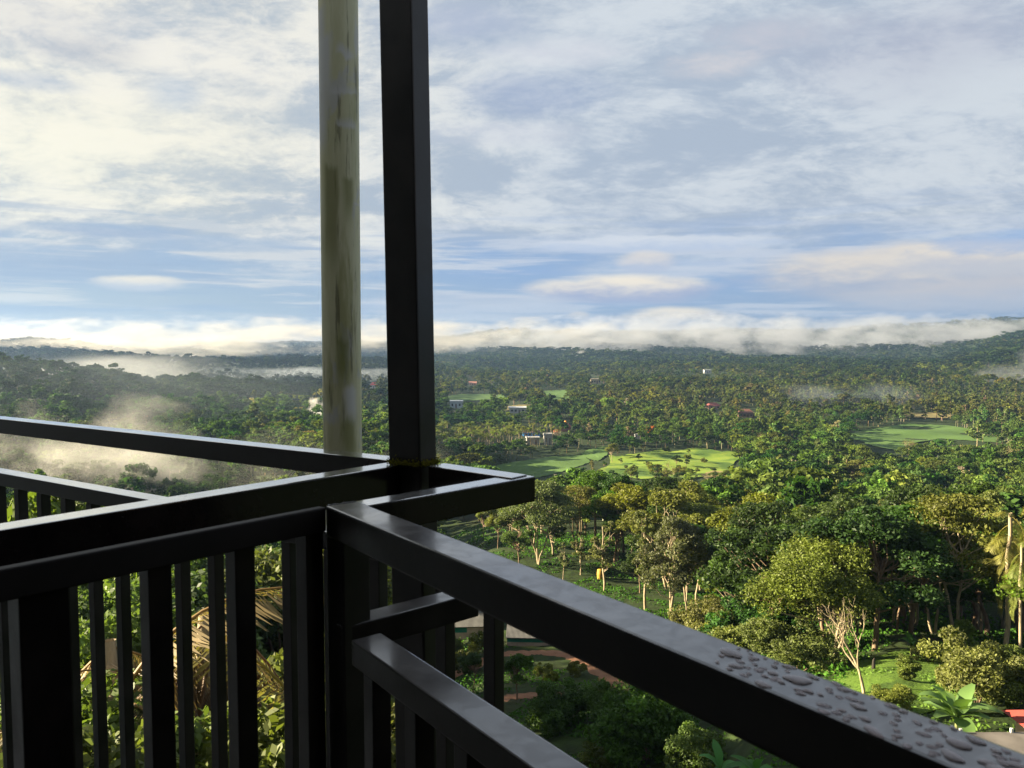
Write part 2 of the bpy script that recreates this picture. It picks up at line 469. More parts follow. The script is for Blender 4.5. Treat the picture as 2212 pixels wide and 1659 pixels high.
# high sheet: projected on a flat layer
zz = n.m('ADD', n.m('MAXIMUM', z, 0), .26)
pv = n.comb(n.m('DIVIDE', x, zz), n.m('DIVIDE', y, zz), 0)
wv = n.vm('ADD', pv, n.vm('MULTIPLY', n.vm('SUBTRACT', n.noise(pv, .8, 3, .5, 0, 1), (.5, .5, .5)), (.35, .35, .35)))
n1 = n.noise(n.mul(wv, (1.0, 1.35, 1)), 1.5, 10, .56, .3)
n2 = n.noise(n.mul(wv, (1.0, 1.1, 1)), 3.6, 12, .66, .25)
n3 = n.noise(n.mul(n.vm('ADD', wv, (7, 3, 0)), (1.2, 1.5, 1)), 10.0, 12, .68, .3)
cov = n.ss(n.m('ADD', te, n.m('MULTIPLY', n.m('SUBTRACT', n1, .5), .16)), .055, .15)
cov = n.m('MULTIPLY', cov, n.ss(n.m('ADD', n.m('MULTIPLY', n1, .6), n.m('MULTIPLY', n2, .4)), .20, .38))
lit = n.m('ADD', n.m('MULTIPLY', n1, .42), n.m('ADD', n.m('MULTIPLY', n2, .36), n.m('MULTIPLY', n3, .22)))
litm = n.ss(lit, .44, .57)
topdark = n.ss(te, .22, .5)
shade_c = n.mix(left, c(174, 188, 206), c(178, 190, 202))
lite_c = n.mix(left, c(211, 219, 227), c(247, 243, 230))
sheet = n.mix(litm, shade_c, lite_c)
# sun-warmed glow patch low on the left, cooler blot above it
def blot(u, v, w, h, soft=.35, na=1.0, src=None):
    a0 = math.atan((u - CU) / F); t0 = (735 - v) / F * math.cos(a0)
    qa = n.m('DIVIDE', n.m('SUBTRACT', az, a0), w / F); qt = n.m('DIVIDE', n.m('SUBTRACT', te, t0), h / F)
    q = n.m('ADD', n.m('MULTIPLY', qa, qa), n.m('MULTIPLY', qt, qt))
    if src is not None: q = n.m('ADD', q, n.m('MULTIPLY', n.m('SUBTRACT', src, .5), na * 3.0))
    return n.ss(q, 1.0, soft - .35), qt
azn = n.comb(n.m('MULTIPLY', az, 5.0), n.m('MULTIPLY', te, 16.0), 3.3)
na = n.noise(azn, 2.2, 9, .6, .3)
nb = n.noise(n.vm('ADD', azn, (11, 5, 2)), 5.0, 8, .62, .2)
for (u, v, w, h, colr, am) in ((130, 330, 600, 190, c(255, 251, 230), .95), (420, 150, 330, 130, c(232, 232, 232), .55),
                               (90, 60, 260, 90, c(196, 198, 208), .5), (560, 260, 330, 120, c(240, 238, 226), .45)):
    bm_, _ = blot(u, v, w, h, -.3, .5, n2)
    sheet = n.mix(n.m('MULTIPLY', bm_, n.m('MULTIPLY', am, n.ss(lit, .36, .54))), sheet, colr)
for (u, v, w, h, colr, am) in ((1150, 215, 230, 70, c(150, 168, 202), .8), (1010, 95, 260, 70, c(166, 181, 205), .6), (390, 215, 75, 45, c(164, 186, 212), .8), (100, 190, 120, 25, c(162, 180, 208), .7),
                               (1950, 120, 330, 130, c(176, 180, 200), .6), (960, 60, 200, 50, c(186, 194, 216), .5), (230, 130, 120, 40, c(182, 186, 196), .6)):
    bm_, _ = blot(u, v, w, h, -.2, .55, n2)
    sheet = n.mix(n.m('MULTIPLY', bm_, am), sheet, colr)
for (u, v, w, h, colr, am) in ((1220, 130, 190, 40, c(226, 228, 234), .8), (1540, 150, 130, 40, c(222, 218, 220), .75), (1100, 300, 240, 40, c(212, 216, 226), .6), (1660, 90, 200, 50, c(210, 208, 216), .6)):
    bm_, _ = blot(u, v, w, h, -.2, .7, n3)
    sheet = n.mix(n.m('MULTIPLY', bm_, am), sheet, colr)
colr = n.mix(cov, base, sheet)
# streaky bands of stratus above the horizon
ns = n.noise(n.comb(n.m('MULTIPLY', az, 3.2), n.m('MULTIPLY', te, 48.0), 1.0), 1.6, 8, .58, .35)
band = n.m('MULTIPLY', n.ss(ns, .46, .62), n.m('MULTIPLY', n.ss(te, .0, .02), n.ss(te, .19, .10)))
colr = n.mix(n.m('MULTIPLY', band, .85), colr, n.mix(left, c(200, 210, 226), c(216, 219, 219)))
ns2 = n.noise(n.comb(n.m('MULTIPLY', az, 2.6), n.m('MULTIPLY', te, 40.0), 9.0), 1.5, 7, .55, .3)
band2 = n.m('MULTIPLY', n.ss(ns2, .52, .64), n.m('MULTIPLY', n.ss(te, .015, .04), n.ss(te, .20, .11)))
colr = n.mix(n.m('MULTIPLY', band2, n.m('MULTIPLY_ADD', left, .35, .35)), colr, n.mix(left, c(150, 178, 220), c(150, 174, 204)))
# single clouds: (u, v, half width, half height) on the print
for (u, v, w, h, top, bot, am, na_) in (
        (240, 500, 150, 13, c(160, 182, 208), c(158, 178, 206), .75, .45), (90, 575, 330, 38, c(164, 184, 208), c(164, 184, 208), .6, .5),
        (480, 530, 200, 16, c(168, 188, 212), c(166, 186, 210), .6, .5), (305, 613, 90, 16, c(246, 238, 220), c(196, 206, 218), .95, .35),
        (1400, 530, 300, 20, c(222, 228, 236), c(190, 205, 228), .8, .55), (1395, 569, 66, 26, c(230, 224, 218), c(186, 198, 220), .85, .35),
        (1340, 628, 215, 32, c(250, 240, 222), c(168, 180, 210), 1.0, .4), (1440, 690, 120, 26, c(250, 240, 222), c(178, 190, 214), 1.0, .4),
        (1250, 684, 26, 11, c(226, 222, 218), c(196, 204, 218), .8, .3), (1960, 595, 330, 58, c(230, 222, 212), c(176, 186, 206), 1.0, .4),
        (2110, 560, 170, 34, c(236, 227, 214), c(200, 203, 212), .9, .35), (2080, 640, 260, 34, c(206, 204, 208), c(190, 198, 214), .8, .5),
        (2150, 525, 130, 22, c(128, 172, 226), c(128, 172, 226), .5, .6), (1030, 660, 260, 26, c(204, 210, 222), c(190, 202, 222), .6, .5)):
    k, qt = blot(u, v, w * 1.12, h * 1.2, .55, na_ * .95, na if h > 25 else nb)
    colr = n.mix(n.m('MULTIPLY', k, am), colr, n.mix(n.ss(n.m('ADD', qt, n.m('MULTIPLY', n.m('SUBTRACT', nb, .5), 1.6)), -.5, .7), bot, top))
# far cloud deck lying on the horizon
hz = n.m('ADD', te, n.m('MULTIPLY', n.m('SUBTRACT', na, .5), -.03))
deck = n.m('MULTIPLY', n.ss(hz, .026, .006), n.m('MULTIPLY_ADD', n.ss(az, .05, -.1), .65, .3))
colr = n.mix(deck, colr, n.mix(left, c(190, 197, 212), c(222, 216, 204)))
colr = n.mix(n.ss(te, 0, -.05), colr, c(150, 160, 165))
bg = n.new('ShaderNodeBackground'); n.put(bg.inputs[0], colr); bg.inputs[1].default_value = .1
n.l.new(bg.outputs[0], n.new('ShaderNodeOutputWorld').inputs[0])

# ----------------------------------------------------------------- ground
def ground_mesh():
    a = np.radians(np.concatenate([np.arange(-180, -52, 4), np.arange(-52, 52, .4), np.arange(52, 180, 4)]))
    r = np.geomspace(.6, 5200, 250)
    A, B = np.meshgrid(a, r)
    X = B * np.sin(A); Y = B * np.cos(A); Z = ground_z(X, Y)
    V = np.stack([X, Y, Z], -1).reshape(-1, 3)
    na_, nr_ = len(a), len(r)
    i, j = np.meshgrid(np.arange(nr_ - 1), np.arange(na_), indexing='ij')
    k = (j + 1) % na_
    Q = np.stack([i * na_ + j, (i + 1) * na_ + j, (i + 1) * na_ + k, i * na_ + k], -1).reshape(-1, 4)
    V = np.concatenate([V, [[0, 0, ground_z(np.array([.1]), np.array([.1]))[0]]]])
    me = quads_mesh('ground', V, Q, smooth=True)
    return me

def ground_mat(name, c1, c2, c3, s1=.05, s2=.6, th=(.58, .72)):
    m, n, out = mat(name)
    p = n.new('ShaderNodeBsdfPrincipled'); tc = n.new('ShaderNodeTexCoord').outputs['Object']
    f1 = n.noise(tc, s1, 5, .6); f2 = n.noise(tc, s2, 6, .65)
    cc = n.mix(n.ss(f2, .3, .7), c1, c2)
    n.put(p.inputs['Base Color'], n.mix(n.ss(f1, *th), cc, c3))
    p.inputs['Roughness'].default_value = .9; p.inputs['Specular IOR Level'].default_value = .15
    bp = n.new('ShaderNodeBump'); bp.inputs['Strength'].default_value = .8; bp.inputs['Distance'].default_value = .25
    n.put(bp.inputs['Height'], f2); n.l.new(bp.outputs[0], p.inputs['Normal'])
    n.l.new(p.outputs[0], out.inputs[0])
    return m

tag(link('ground', ground_mesh(), ground_mat('forest_floor', (.012, .020, .005), (.022, .040, .008), (.026, .026, .010))), kind='structure')

def sheet(name, poly, m, lift=.25, nr=14, nb=90, rough=0.0, seed=1):
    poly = np.array(poly, float)
    d = np.concatenate([[0], np.cumsum(np.hypot(*np.diff(np.concatenate([poly, poly[:1]]), axis=0).T))])
    t = np.linspace(0, d[-1], nb, endpoint=False); cl = np.concatenate([poly, poly[:1]])
    b = np.stack([np.interp(t, d, cl[:, 0]), np.interp(t, d, cl[:, 1])], 1)
    cen = poly.mean(0)
    rs = np.random.default_rng(seed)
    b += rs.normal(size=b.shape) * np.array([1.5, .35])
    if name == 'meadow':
        q_ = np.linspace(0, 2 * np.pi, nb, endpoint=False)
        b += np.stack([14 * np.sin(5 * q_ + 1) + 9 * np.sin(11 * q_), 3.2 * np.sin(7 * q_ + 2) + 2.4 * np.sin(13 * q_ + .5)], 1)
    P = hit(b[:, 0], b[:, 1]); c0 = hit(cen[:1], cen[1:])[0]
    V = []
    for i in range(1, nr + 1):
        q = c0[:2] + (P[:, :2] - c0[:2]) * i / nr
        V.append(np.column_stack([q, ground_z(q[:, 0], q[:, 1]) + lift]))
    V = np.concatenate([[[*c0[:2], c0[2] + lift]]] + V)
    Q = []
    for i in range(nr - 1):
        for k in range(nb):
            Q.append((1 + i * nb + k, 1 + i * nb + (k + 1) % nb, 1 + (i + 1) * nb + (k + 1) % nb, 1 + (i + 1) * nb + k))
    bm = bmesh.new(); vs = [bm.verts.new(q) for q in V]
    for q in Q: bm.faces.new([vs[a] for a in q])
    for k in range(nb): bm.faces.new([vs[0], vs[1 + (k + 1) % nb], vs[1 + k]][::-1])
    bmesh.ops.recalc_face_normals(bm, faces=bm.faces)
    for f in bm.faces:
        f.smooth = True
        if f.normal.z < 0: f.normal_flip()
    me = bpy.data.meshes.new(name); bm.to_mesh(me); bm.free()
    return tag(link(name, me, m), kind='structure')

M_PADDY = ground_mat('paddy_green', (.055, .105, .024), (.07, .125, .03), (.085, .12, .035), .03, .12)
M_GRASS = ground_mat('meadow_grass', (.105, .175, .020), (.165, .215, .028), (.055, .105, .015), .045, .16, (.47, .60))
M_DRY = ground_mat('dry_field', (.15, .13, .05), (.19, .155, .065), (.13, .14, .04), .05, .3)
M_DIRT = ground_mat('red_dirt', (.17, .085, .05), (.22, .115, .07), (.11, .07, .035), .2, 1.4)
FIELDS = {
 'paddy_field': [
  ([(1050, 1012), (1099, 1000.7), (1193, 987.5), (1262, 984), (1275, 1000), (1216, 1020), (1149, 1036), (1090, 1030)], M_PADDY),
  ([(1254, 984), (1269, 973), (1310, 964), (1312, 983), (1290, 997), (1270, 992)], M_PADDY),
  ([(1826, 941), (1861, 931), (1960, 916), (2050, 920), (2093, 927), (2113, 941), (2180, 949), (2168, 958), (2029, 948), (1948, 962), (1936, 974), (1890, 965)], M_PADDY),
  ([(962, 857), (990, 852), (1093, 851), (1087, 861), (987, 868), (964, 866)], M_PADDY),
  ([(1157, 846), (1222, 843), (1233, 862), (1202, 868), (1190, 858)], M_PADDY)],
 'meadow': [
  ([(1283, 1010), (1313, 990), (1392, 977), (1480, 972), (1585, 976), (1605, 1010), (1500, 1036), (1381, 1032), (1293, 1020)], M_GRASS)],
 'dry_field': [
  ([(1951, 894), (2000, 891), (2058, 898), (2046, 904), (1954, 903)], M_DRY),
  ([(1085, 880), (1122, 875), (1156, 874), (1122, 886), (1090, 888)], M_DRY),
  ([(1515, 1026), (1540, 1019), (1580, 1021), (1566, 1034), (1525, 1037)], M_DRY)]}
KEEP = []
sheet('grass_terrace', [(1800, 1470), (1850, 1430), (1960, 1402), (2090, 1412), (2160, 1450), (2110, 1510), (1990, 1545), (1880, 1520)],
      ground_mat('terrace_grass', (.055, .105, .012), (.09, .15, .02), (.035, .065, .010), .35, 3.5, (.5, .62)), .06, seed=9)
for nm, lst in FIELDS.items():
    for i, (poly, m_) in enumerate(lst):
        sheet(nm, poly, m_, .35 if nm != 'dry_field' else .42, seed=i + 3); KEEP.append(poly)
def ribbon(pts, halfw):
    P = hit([p[0] for p in pts], [p[1] for p in pts])
    t = np.linspace(0, len(P) - 1, 60); q = np.stack([np.interp(t, np.arange(len(P)), P[:, k]) for k in (0, 1)], 1)
    for _ in range(6): q[1:-1] = (q[:-2] + q[1:-1] * 2 + q[2:]) / 4
    d = np.gradient(q, axis=0); d /= np.linalg.norm(d, axis=1)[:, None]; s = np.stack([-d[:, 1], d[:, 0]], 1)
    rs = np.random.default_rng(5); wd = halfw * (1 + .25 * rs.normal(size=(60, 1)))
    rows = []
    for k in np.linspace(-1, 1, 5):
        e = q + s * wd * k; rows.append(np.column_stack([e, ground_z(e[:, 0], e[:, 1]) + .07 - .05 * abs(k)]))
    V = np.concatenate(rows); Q = [(r * 60 + i, r * 60 + i + 1, (r + 1) * 60 + i + 1, (r + 1) * 60 + i) for r in range(4) for i in range(59)]
    return V, [q_[::-1] for q_ in Q]
PATHS = [[(960, 1466), (1006, 1450), (1060, 1420), (1117, 1411), (1170, 1408), (1234, 1416), (1290, 1440), (1340, 1490), (1420, 1520)],
         [(1000, 1530), (1060, 1515), (1130, 1503), (1240, 1497), (1306, 1492), (1370, 1500), (1480, 1540)]]
for p in PATHS:
    V, Q = ribbon(p, 1.15)
    tag(link('dirt_path', quads_mesh('dirt_path', V, Q, smooth=True), M_DIRT), kind='structure')

# ----------------------------------------------------------------- balcony: rails
def railpaint(name='black_brown_rail_paint', wet=1.9, cr=.10, film_sheen=False):
    m, n, out = mat(name)
    p = n.new('ShaderNodeBsdfPrincipled'); tc = n.new('ShaderNodeTexCoord').outputs['Object']
    f = n.noise(tc, 9, 7, .62); g = n.noise(tc, 60, 5, .6); g2 = n.noise(tc, 34, 4, .6, .6)
    up = n.ss(n.sep(n.new('ShaderNodeNewGeometry').outputs['Normal'])[2], .55, .95)       # upward faces: rain wetness and dust, plus pale colour painting the sky's reflection
    cc = n.mix(n.ss(f, .35, .7), (.007, .006, .006), (.017, .013, .012))
    cc = n.mix(n.m('MULTIPLY', n.ss(g, .66, .72), .5), cc, (.035, .028, .025))
    p.inputs['Specular IOR Level'].default_value = .35
    n.put(p.inputs['Base Color'], n.mix(up, cc, n.mix(n.m('MULTIPLY', n.ss(g2, .60, .68), .7), n.mix(n.ss(f, .35, .7), (.5, .5, .5), (.74, .73, .72)), (.08, .07, .07)) if film_sheen else n.mix(n.ss(f, .35, .7), (.07, .066, .066), (.115, .106, .104))))
    if film_sheen: n.put(p.inputs['Metallic'], n.m('MULTIPLY', up, .85))
    n.put(p.inputs['Roughness'], n.m('MULTIPLY_ADD', n.ss(f, .3, .75), .10, .10) if film_sheen else n.m('MULTIPLY_ADD', n.ss(f, .3, .75), .18, .28))
    n.put(p.inputs['Coat Weight'], n.m('MULTIPLY', up, n.m('MULTIPLY_ADD', n.ss(g2, .4, .6), .3, .7)))
    p.inputs['Coat IOR'].default_value = wet
    n.put(p.inputs['Coat Roughness'], n.m('MULTIPLY_ADD', n.ss(f, .3, .75), .14, cr))
    bp = n.new('ShaderNodeBump'); bp.inputs['Strength'].default_value = .12; bp.inputs['Distance'].default_value = .002
    n.put(bp.inputs['Height'], g); n.l.new(bp.outputs[0], p.inputs['Normal'])
    n.l.new(p.outputs[0], out.inputs[0])
    return m
M_RAIL = railpaint()
M_WET_SHEEN_RAIL = railpaint('wet_sheen_rail_paint', 1.9, .06, True)  # pale metallic tops imitate sky shine on the wet rails
M_DRY_RAIL = simple('dry_rail_paint', (.010, .008, .008), .6, .3, .3, 9)

def beam(name, p0, p1, width, height, parent, bevel=.003, flip=False, m=None):
    p0 = Vector(p0); p1 = Vector(p1); ax = (p1 - p0); L = ax.length; ax = ax.normalized()
    side = Vector((ax.y, -ax.x, 0)).normalized()
    if (side.x * p0.x + side.y * p0.y < 0) != flip: side = -side
    up = Vector((0, 0, 1))
    bm = bmesh.new(); vs = box_bm(bm, (0, 0, -height), (L, width, 0))
    bmesh.ops.bevel(bm, geom=list(bm.edges), offset=bevel, segments=2, profile=.6, affect='EDGES')
    M = Matrix(((ax.x, side.x, 0, p0.x), (ax.y, side.y, 0, p0.y), (ax.z, side.z, 1, p0.z), (0, 0, 0, 1)))
    bmesh.ops.transform(bm, matrix=M, verts=bm.verts)
    bmesh.ops.recalc_face_normals(bm, faces=bm.faces)
    return bm_obj(name, bm, m or M_RAIL, parent)

def upright(name, xy, axis, w, d, ztop, zbot, parent, bevel=.002, lean=(0, 0)):
    """square tube with its near corner at xy; w along axis, d along the far-pointing normal"""
    ax = Vector((axis[0], axis[1], 0)).normalized(); side = Vector((ax.y, -ax.x, 0))
    if side.x * xy[0] + side.y * xy[1] < 0: side = -side
    bm = bmesh.new(); box_bm(bm, (0, 0, zbot), (w, d, ztop))
    bmesh.ops.bevel(bm, geom=list(bm.edges), offset=bevel, segments=2, profile=.6, affect='EDGES')
    for v in bm.verts:
        q = Vector((xy[0], xy[1], 0)) + ax * v.co.x + side * v.co.y
        h = v.co.z - (CZ - .3)
        v.co = (q.x + lean[0] * h, q.y + lean[1] * h, v.co.z)
    bmesh.ops.recalc_face_normals(bm, faces=bm.faces)
    return bm_obj(name, bm, M_RAIL, parent)

ZB = CZ - 1.78
# far railing: handrails running to the left, the post that carries the roof, their balusters
far = empty('balcony_railing', (-.25, 1.9, CZ - 1.4))
tag(far, 'black steel railing with the tall roof post, running away to the left behind', 'railing')
def loc(o, par):
    o.matrix_parent_inverse = Matrix.Translation(-Vector(par.location)); return o
Bp0, Bp1 = on_level(0, 904.9, .3), on_level(683.6, 978, .3)
Bd = (Bp1 - Bp0).normalized()
loc(beam('handrail', Bp0 - Bd * 1.45, Bp0 + Bd * 1.93, .062, .056, far, m=M_WET_SHEEN_RAIL), far)
zf = Vector((0, 0, -.209))
loc(beam('mid_rail', Bp0 - Bd * 1.45 + zf, Bp0 + Bd * 1.95 + zf, .062, .050, far, m=M_WET_SHEEN_RAIL), far)
loc(beam('bottom_rail', Bp0 - Bd * 1.45 + Vector((0, 0, -1.46)), Bp0 + Bd * 1.95 + Vector((0, 0, -1.46)), .05, .04, far), far)
for k in range(-8, 13):
    q = Bp0 + Bd * (.082 + .1617 * k)
    if k == 8: continue
    loc(upright('baluster', (q.x, q.y), Bd[:2], .034, .034, CZ - .3 - .259, ZB, far), far)
Cp0, Cp1 = on_level(0, 1145.6, .302), on_level(683.6, 1034, .302)
Cd = (Cp1 - Cp0).normalized()
loc(beam('handrail', Cp0 - Cd * 1.6, Cp0 + Cd * .86, .056, .074, far, m=M_WET_SHEEN_RAIL), far)
D1a, D1b = on_level(938, 1008, .298), on_level(1081, 1028.7, .298)
Dd = (D1b - D1a).normalized()
L_far = on_level(1146, 1024, .298)
loc(beam('handrail', D1a - Dd * .02, D1a + Dd * .235, .055, .055, far, m=M_WET_SHEEN_RAIL), far)
loc(beam('mid_rail', D1a + zf - Dd * .02, D1a + Dd * .21 + zf, .05, .05, far), far)
for t in (.0, .152):
    q = D1a + Dd * t
    loc(upright('baluster', (q.x, q.y), Dd[:2], .034, .034, CZ - .3 - .259, ZB, far), far)
loc(upright('roof_post', (-.218, 1.822), (-.85, .527), .097, .064, CZ + 1.56, ZB - .04, far, .004, (-.0125, 0)), far)
# moss and weld bead round the foot of the post
rs = np.random.default_rng(4); g = Geo()
for i in range(900):
    s = rs.random(); e = rs.integers(0, 2)
    b = np.array([-.218, 1.822]); a = np.array([-.85, .527]); p_ = np.array([.527, .85])
    q = b + (a * .097 * s - p_ * rs.uniform(0, .012) if e else p_ * .064 * s - a * rs.uniform(0, .012))
    zq = CZ - .3 + abs(rs.normal()) * .006
    leaves(g, np.array([[q[0], q[1], zq]]), np.zeros((1, 3)), .003, np.array([[.16, .15, .04]]) * rs.uniform(.6, 1.3), rs)
loc(link('moss', g.mesh('moss'), M_FAR, far), far)

# near railing: own balcony
near = empty('balcony_railing', (-.3, 1.37, CZ - 1.4))
tag(near, 'black steel railing nearest the viewer, with the wet handrail sloping down right', 'railing')
C2a, C2b = on_level(120.5, 1208, .300), on_level(683.6, 1100, .300)
C2d = (C2b - C2a).normalized()
loc(beam('handrail', C2a - C2d * .9, C2b + C2d * .02, .02, .044, near, m=M_DRY_RAIL), near)
D2a, D2b = on_level(801.8, 1091.3, .301), on_level(1059.5, 1046, .301)
D2d = (D2b - D2a).normalized()
loc(beam('handrail', D2a - D2d * .02, D2b + D2d * .135, .052, .056, near, m=M_WET_SHEEN_RAIL), near)
Ea, Eb = on_level(703.4, 1092.4, .298), on_level(1460, 1409, .298)
Ed = (Eb - Ea).normalized()
loc(beam('handrail', Ea, Ea + Ed * 2.3, .063, .055, near, .004), near)
zg = Vector((0, 0, -.215))
loc(beam('mid_rail', Ea + Ed * .10 + zg, Ea + Ed * 2.3 + zg, .056, .044, near), near)
H0 = on_level(740, 1357, .514); H1 = on_level(983, 1293, .514); Hd = (H1 - H0).normalized()
loc(beam('mid_rail', H0 + Hd * .0, H1 + Hd * .06, .052, .05, near), near)
loc(upright('corner_post', (-.300, 1.3526), C2d[:2], .060, .05, CZ - .352, ZB - .04, near, .003), near)
pl = C2a + C2d * 0
ra = -.0
q = Vector((-.625, 1.059, 0)) + Vector((.6634, .748, 0)) * -.055
loc(upright('end_post', (q.x, q.y), C2d[:2], .064, .05, CZ - .335, ZB - .04, near, .003), near)
for t in (.1163, .2567, .392):
    q = Vector((-.625, 1.059, 0)) + Vector((.6634, .748, 0)) * t
    loc(upright('baluster', (q.x, q.y), C2d[:2], .036, .034, CZ - .342, ZB, near), near)
for t in (-.19, -.33, -.47):
    q = Vector((-.625, 1.059, 0)) + Vector((.6634, .748, 0)) * t
    loc(upright('baluster', (q.x, q.y), C2d[:2], .036, .034, CZ - .342, ZB, near), near)
for t in (.145, .285, .424, .564, .704, .844, .98):
    q = Ea + Ed * t
    loc(upright('baluster', (q.x, q.y), Ed[:2], .034, .034, CZ - .555, ZB, near), near)
loc(beam('bottom_rail', Ea + Ed * .06 + Vector((0, 0, -1.46)), Ea + Ed * 2.3 + Vector((0, 0, -1.46)), .05, .04, near), near)

# weld beads where the near bars meet
def weld(p, q, r=.0022):
    g = Geo(); k = 14; t = np.linspace(0, 1, k)[:, None]; rs_ = np.random.default_rng(int(p.x * 1e4) % 97)
    tube(g, np.array(p) * (1 - t) + np.array(q) * t + rs_.normal(size=(k, 3)) * .0005, r * rs_.uniform(.6, 1.35, k), 6, (1, 1, 1))
    loc(link('weld_bead', g.mesh('weld_bead', True), M_RAIL, near), near)
En = Vector((.7937, .608, 0))
weld(Ea + En * .004 + Vector((0, 0, -.0005)), Ea + En * .06 + Vector((0, 0, -.0005)), .0016)
weld(D2a + Vector((-.006, -.006, -.001)), D2a + Vector((-.006, -.006, -.001)) + En * -.002 + Vector((-.03, .036, 0)))
weld(H0 + Vector((0, 0, .0005)), H0 + Vector((-.034, .036, .0005)))
weld(Vector((-.301, 1.3515, CZ - .353)), Vector((-.262, 1.396, CZ - .353)))
weld(Vector((-.301, 1.3515, CZ - .353)), Vector((-.336, 1.384, CZ - .353)))

# water lying on the near handrail
def water():
    m, n, out = mat('rain_water')
    p = n.new('ShaderNodeBsdfPrincipled')
    p.inputs['Base Color'].default_value = (.96, .84, .84, 1); p.inputs['Roughness'].default_value = .02
    p.inputs['IOR'].default_value = 1.33; p.inputs['Transmission Weight'].default_value = .75
    n.l.new(p.outputs[0], out.inputs[0]); return m
M_WAT = water()
def drop_mesh(seed):
    rs = np.random.default_rng(seed); nb, nr = 22, 6; V = [(0, 0, 1.0)]
    ph = rs.uniform(0, 6.28, 4); am = rs.uniform(0, 1, 4) * np.array([.28, .2, .12, .08])
    for i in range(1, nr + 1):
        a = i / nr * math.pi / 2
        for k in range(nb):
            th = 2 * math.pi * k / nb
            rr = 1 + sum(am[j] * math.sin((j + 1) * th + ph[j]) for j in range(4))
            V.append((math.sin(a) * rr * math.cos(th), math.sin(a) * rr * math.sin(th), math.cos(a) ** .8 if i < nr else -.05))
    bm = bmesh.new(); vs = [bm.verts.new(v) for v in V]
    for k in range(nb): bm.faces.new((vs[0], vs[1 + k], vs[1 + (k + 1) % nb]))
    for i in range(nr - 1):
        for k in range(nb): bm.faces.new((vs[1 + i * nb + k], vs[1 + (i + 1) * nb + k], vs[1 + (i + 1) * nb + (k + 1) % nb], vs[1 + i * nb + (k + 1) % nb]))
    bm.faces.new([vs[1 + (nr - 1) * nb + k] for k in range(nb)][::-1])
    for f in bm.faces: f.smooth = True
    me = bpy.data.meshes.new('water_drop'); bm.to_mesh(me); bm.free(); me.materials.append(M_WAT)
    return me
dm = [drop_mesh(i) for i in range(8)]
rs = np.random.default_rng(21); Es = Vector((.7937, .608, 0))
src = None; placed = []
tt0 = (on_level(1540, 1420, .298) - Ea).dot(Ed)
for i in range(5000):
    if len(placed) >= 170: break
    t = tt0 + rs.uniform(0, .50); w = rs.uniform(.004, .059)
    a = rs.choice([.0022, .004, .007, .011], p=[.50, .24, .15, .11]) * rs.uniform(.8, 1.4) * np.interp(t - tt0, [0, .06, .5], [.6, 1, 1])
    if w - a < .001 or w + a > .062: continue
    if any(math.hypot((t - p[0]) / 1.4, w - p[1]) < (a + p[2]) * .95 for p in placed): continue
    placed.append((t, w, a))
    q = Ea + Ed * t + Es * w
    if src is None: src = link('water_drop', dm[0]); o = src
    else: o = src.copy(); o.data = dm[i % 8]; COL.objects.link(o)
    o.location = (q.x, q.y, CZ - .298); o.rotation_euler = (0, 0, math.atan2(Ed.y, Ed.x) + rs.normal() * .3)
    o.scale = (a * rs.uniform(1.1, 1.9), a * rs.uniform(.8, 1.0), .0011 + a * .16)
    tag(o, 'raindrop lying on the wet end of the near black handrail', 'water drop', 'raindrops on the near handrail')

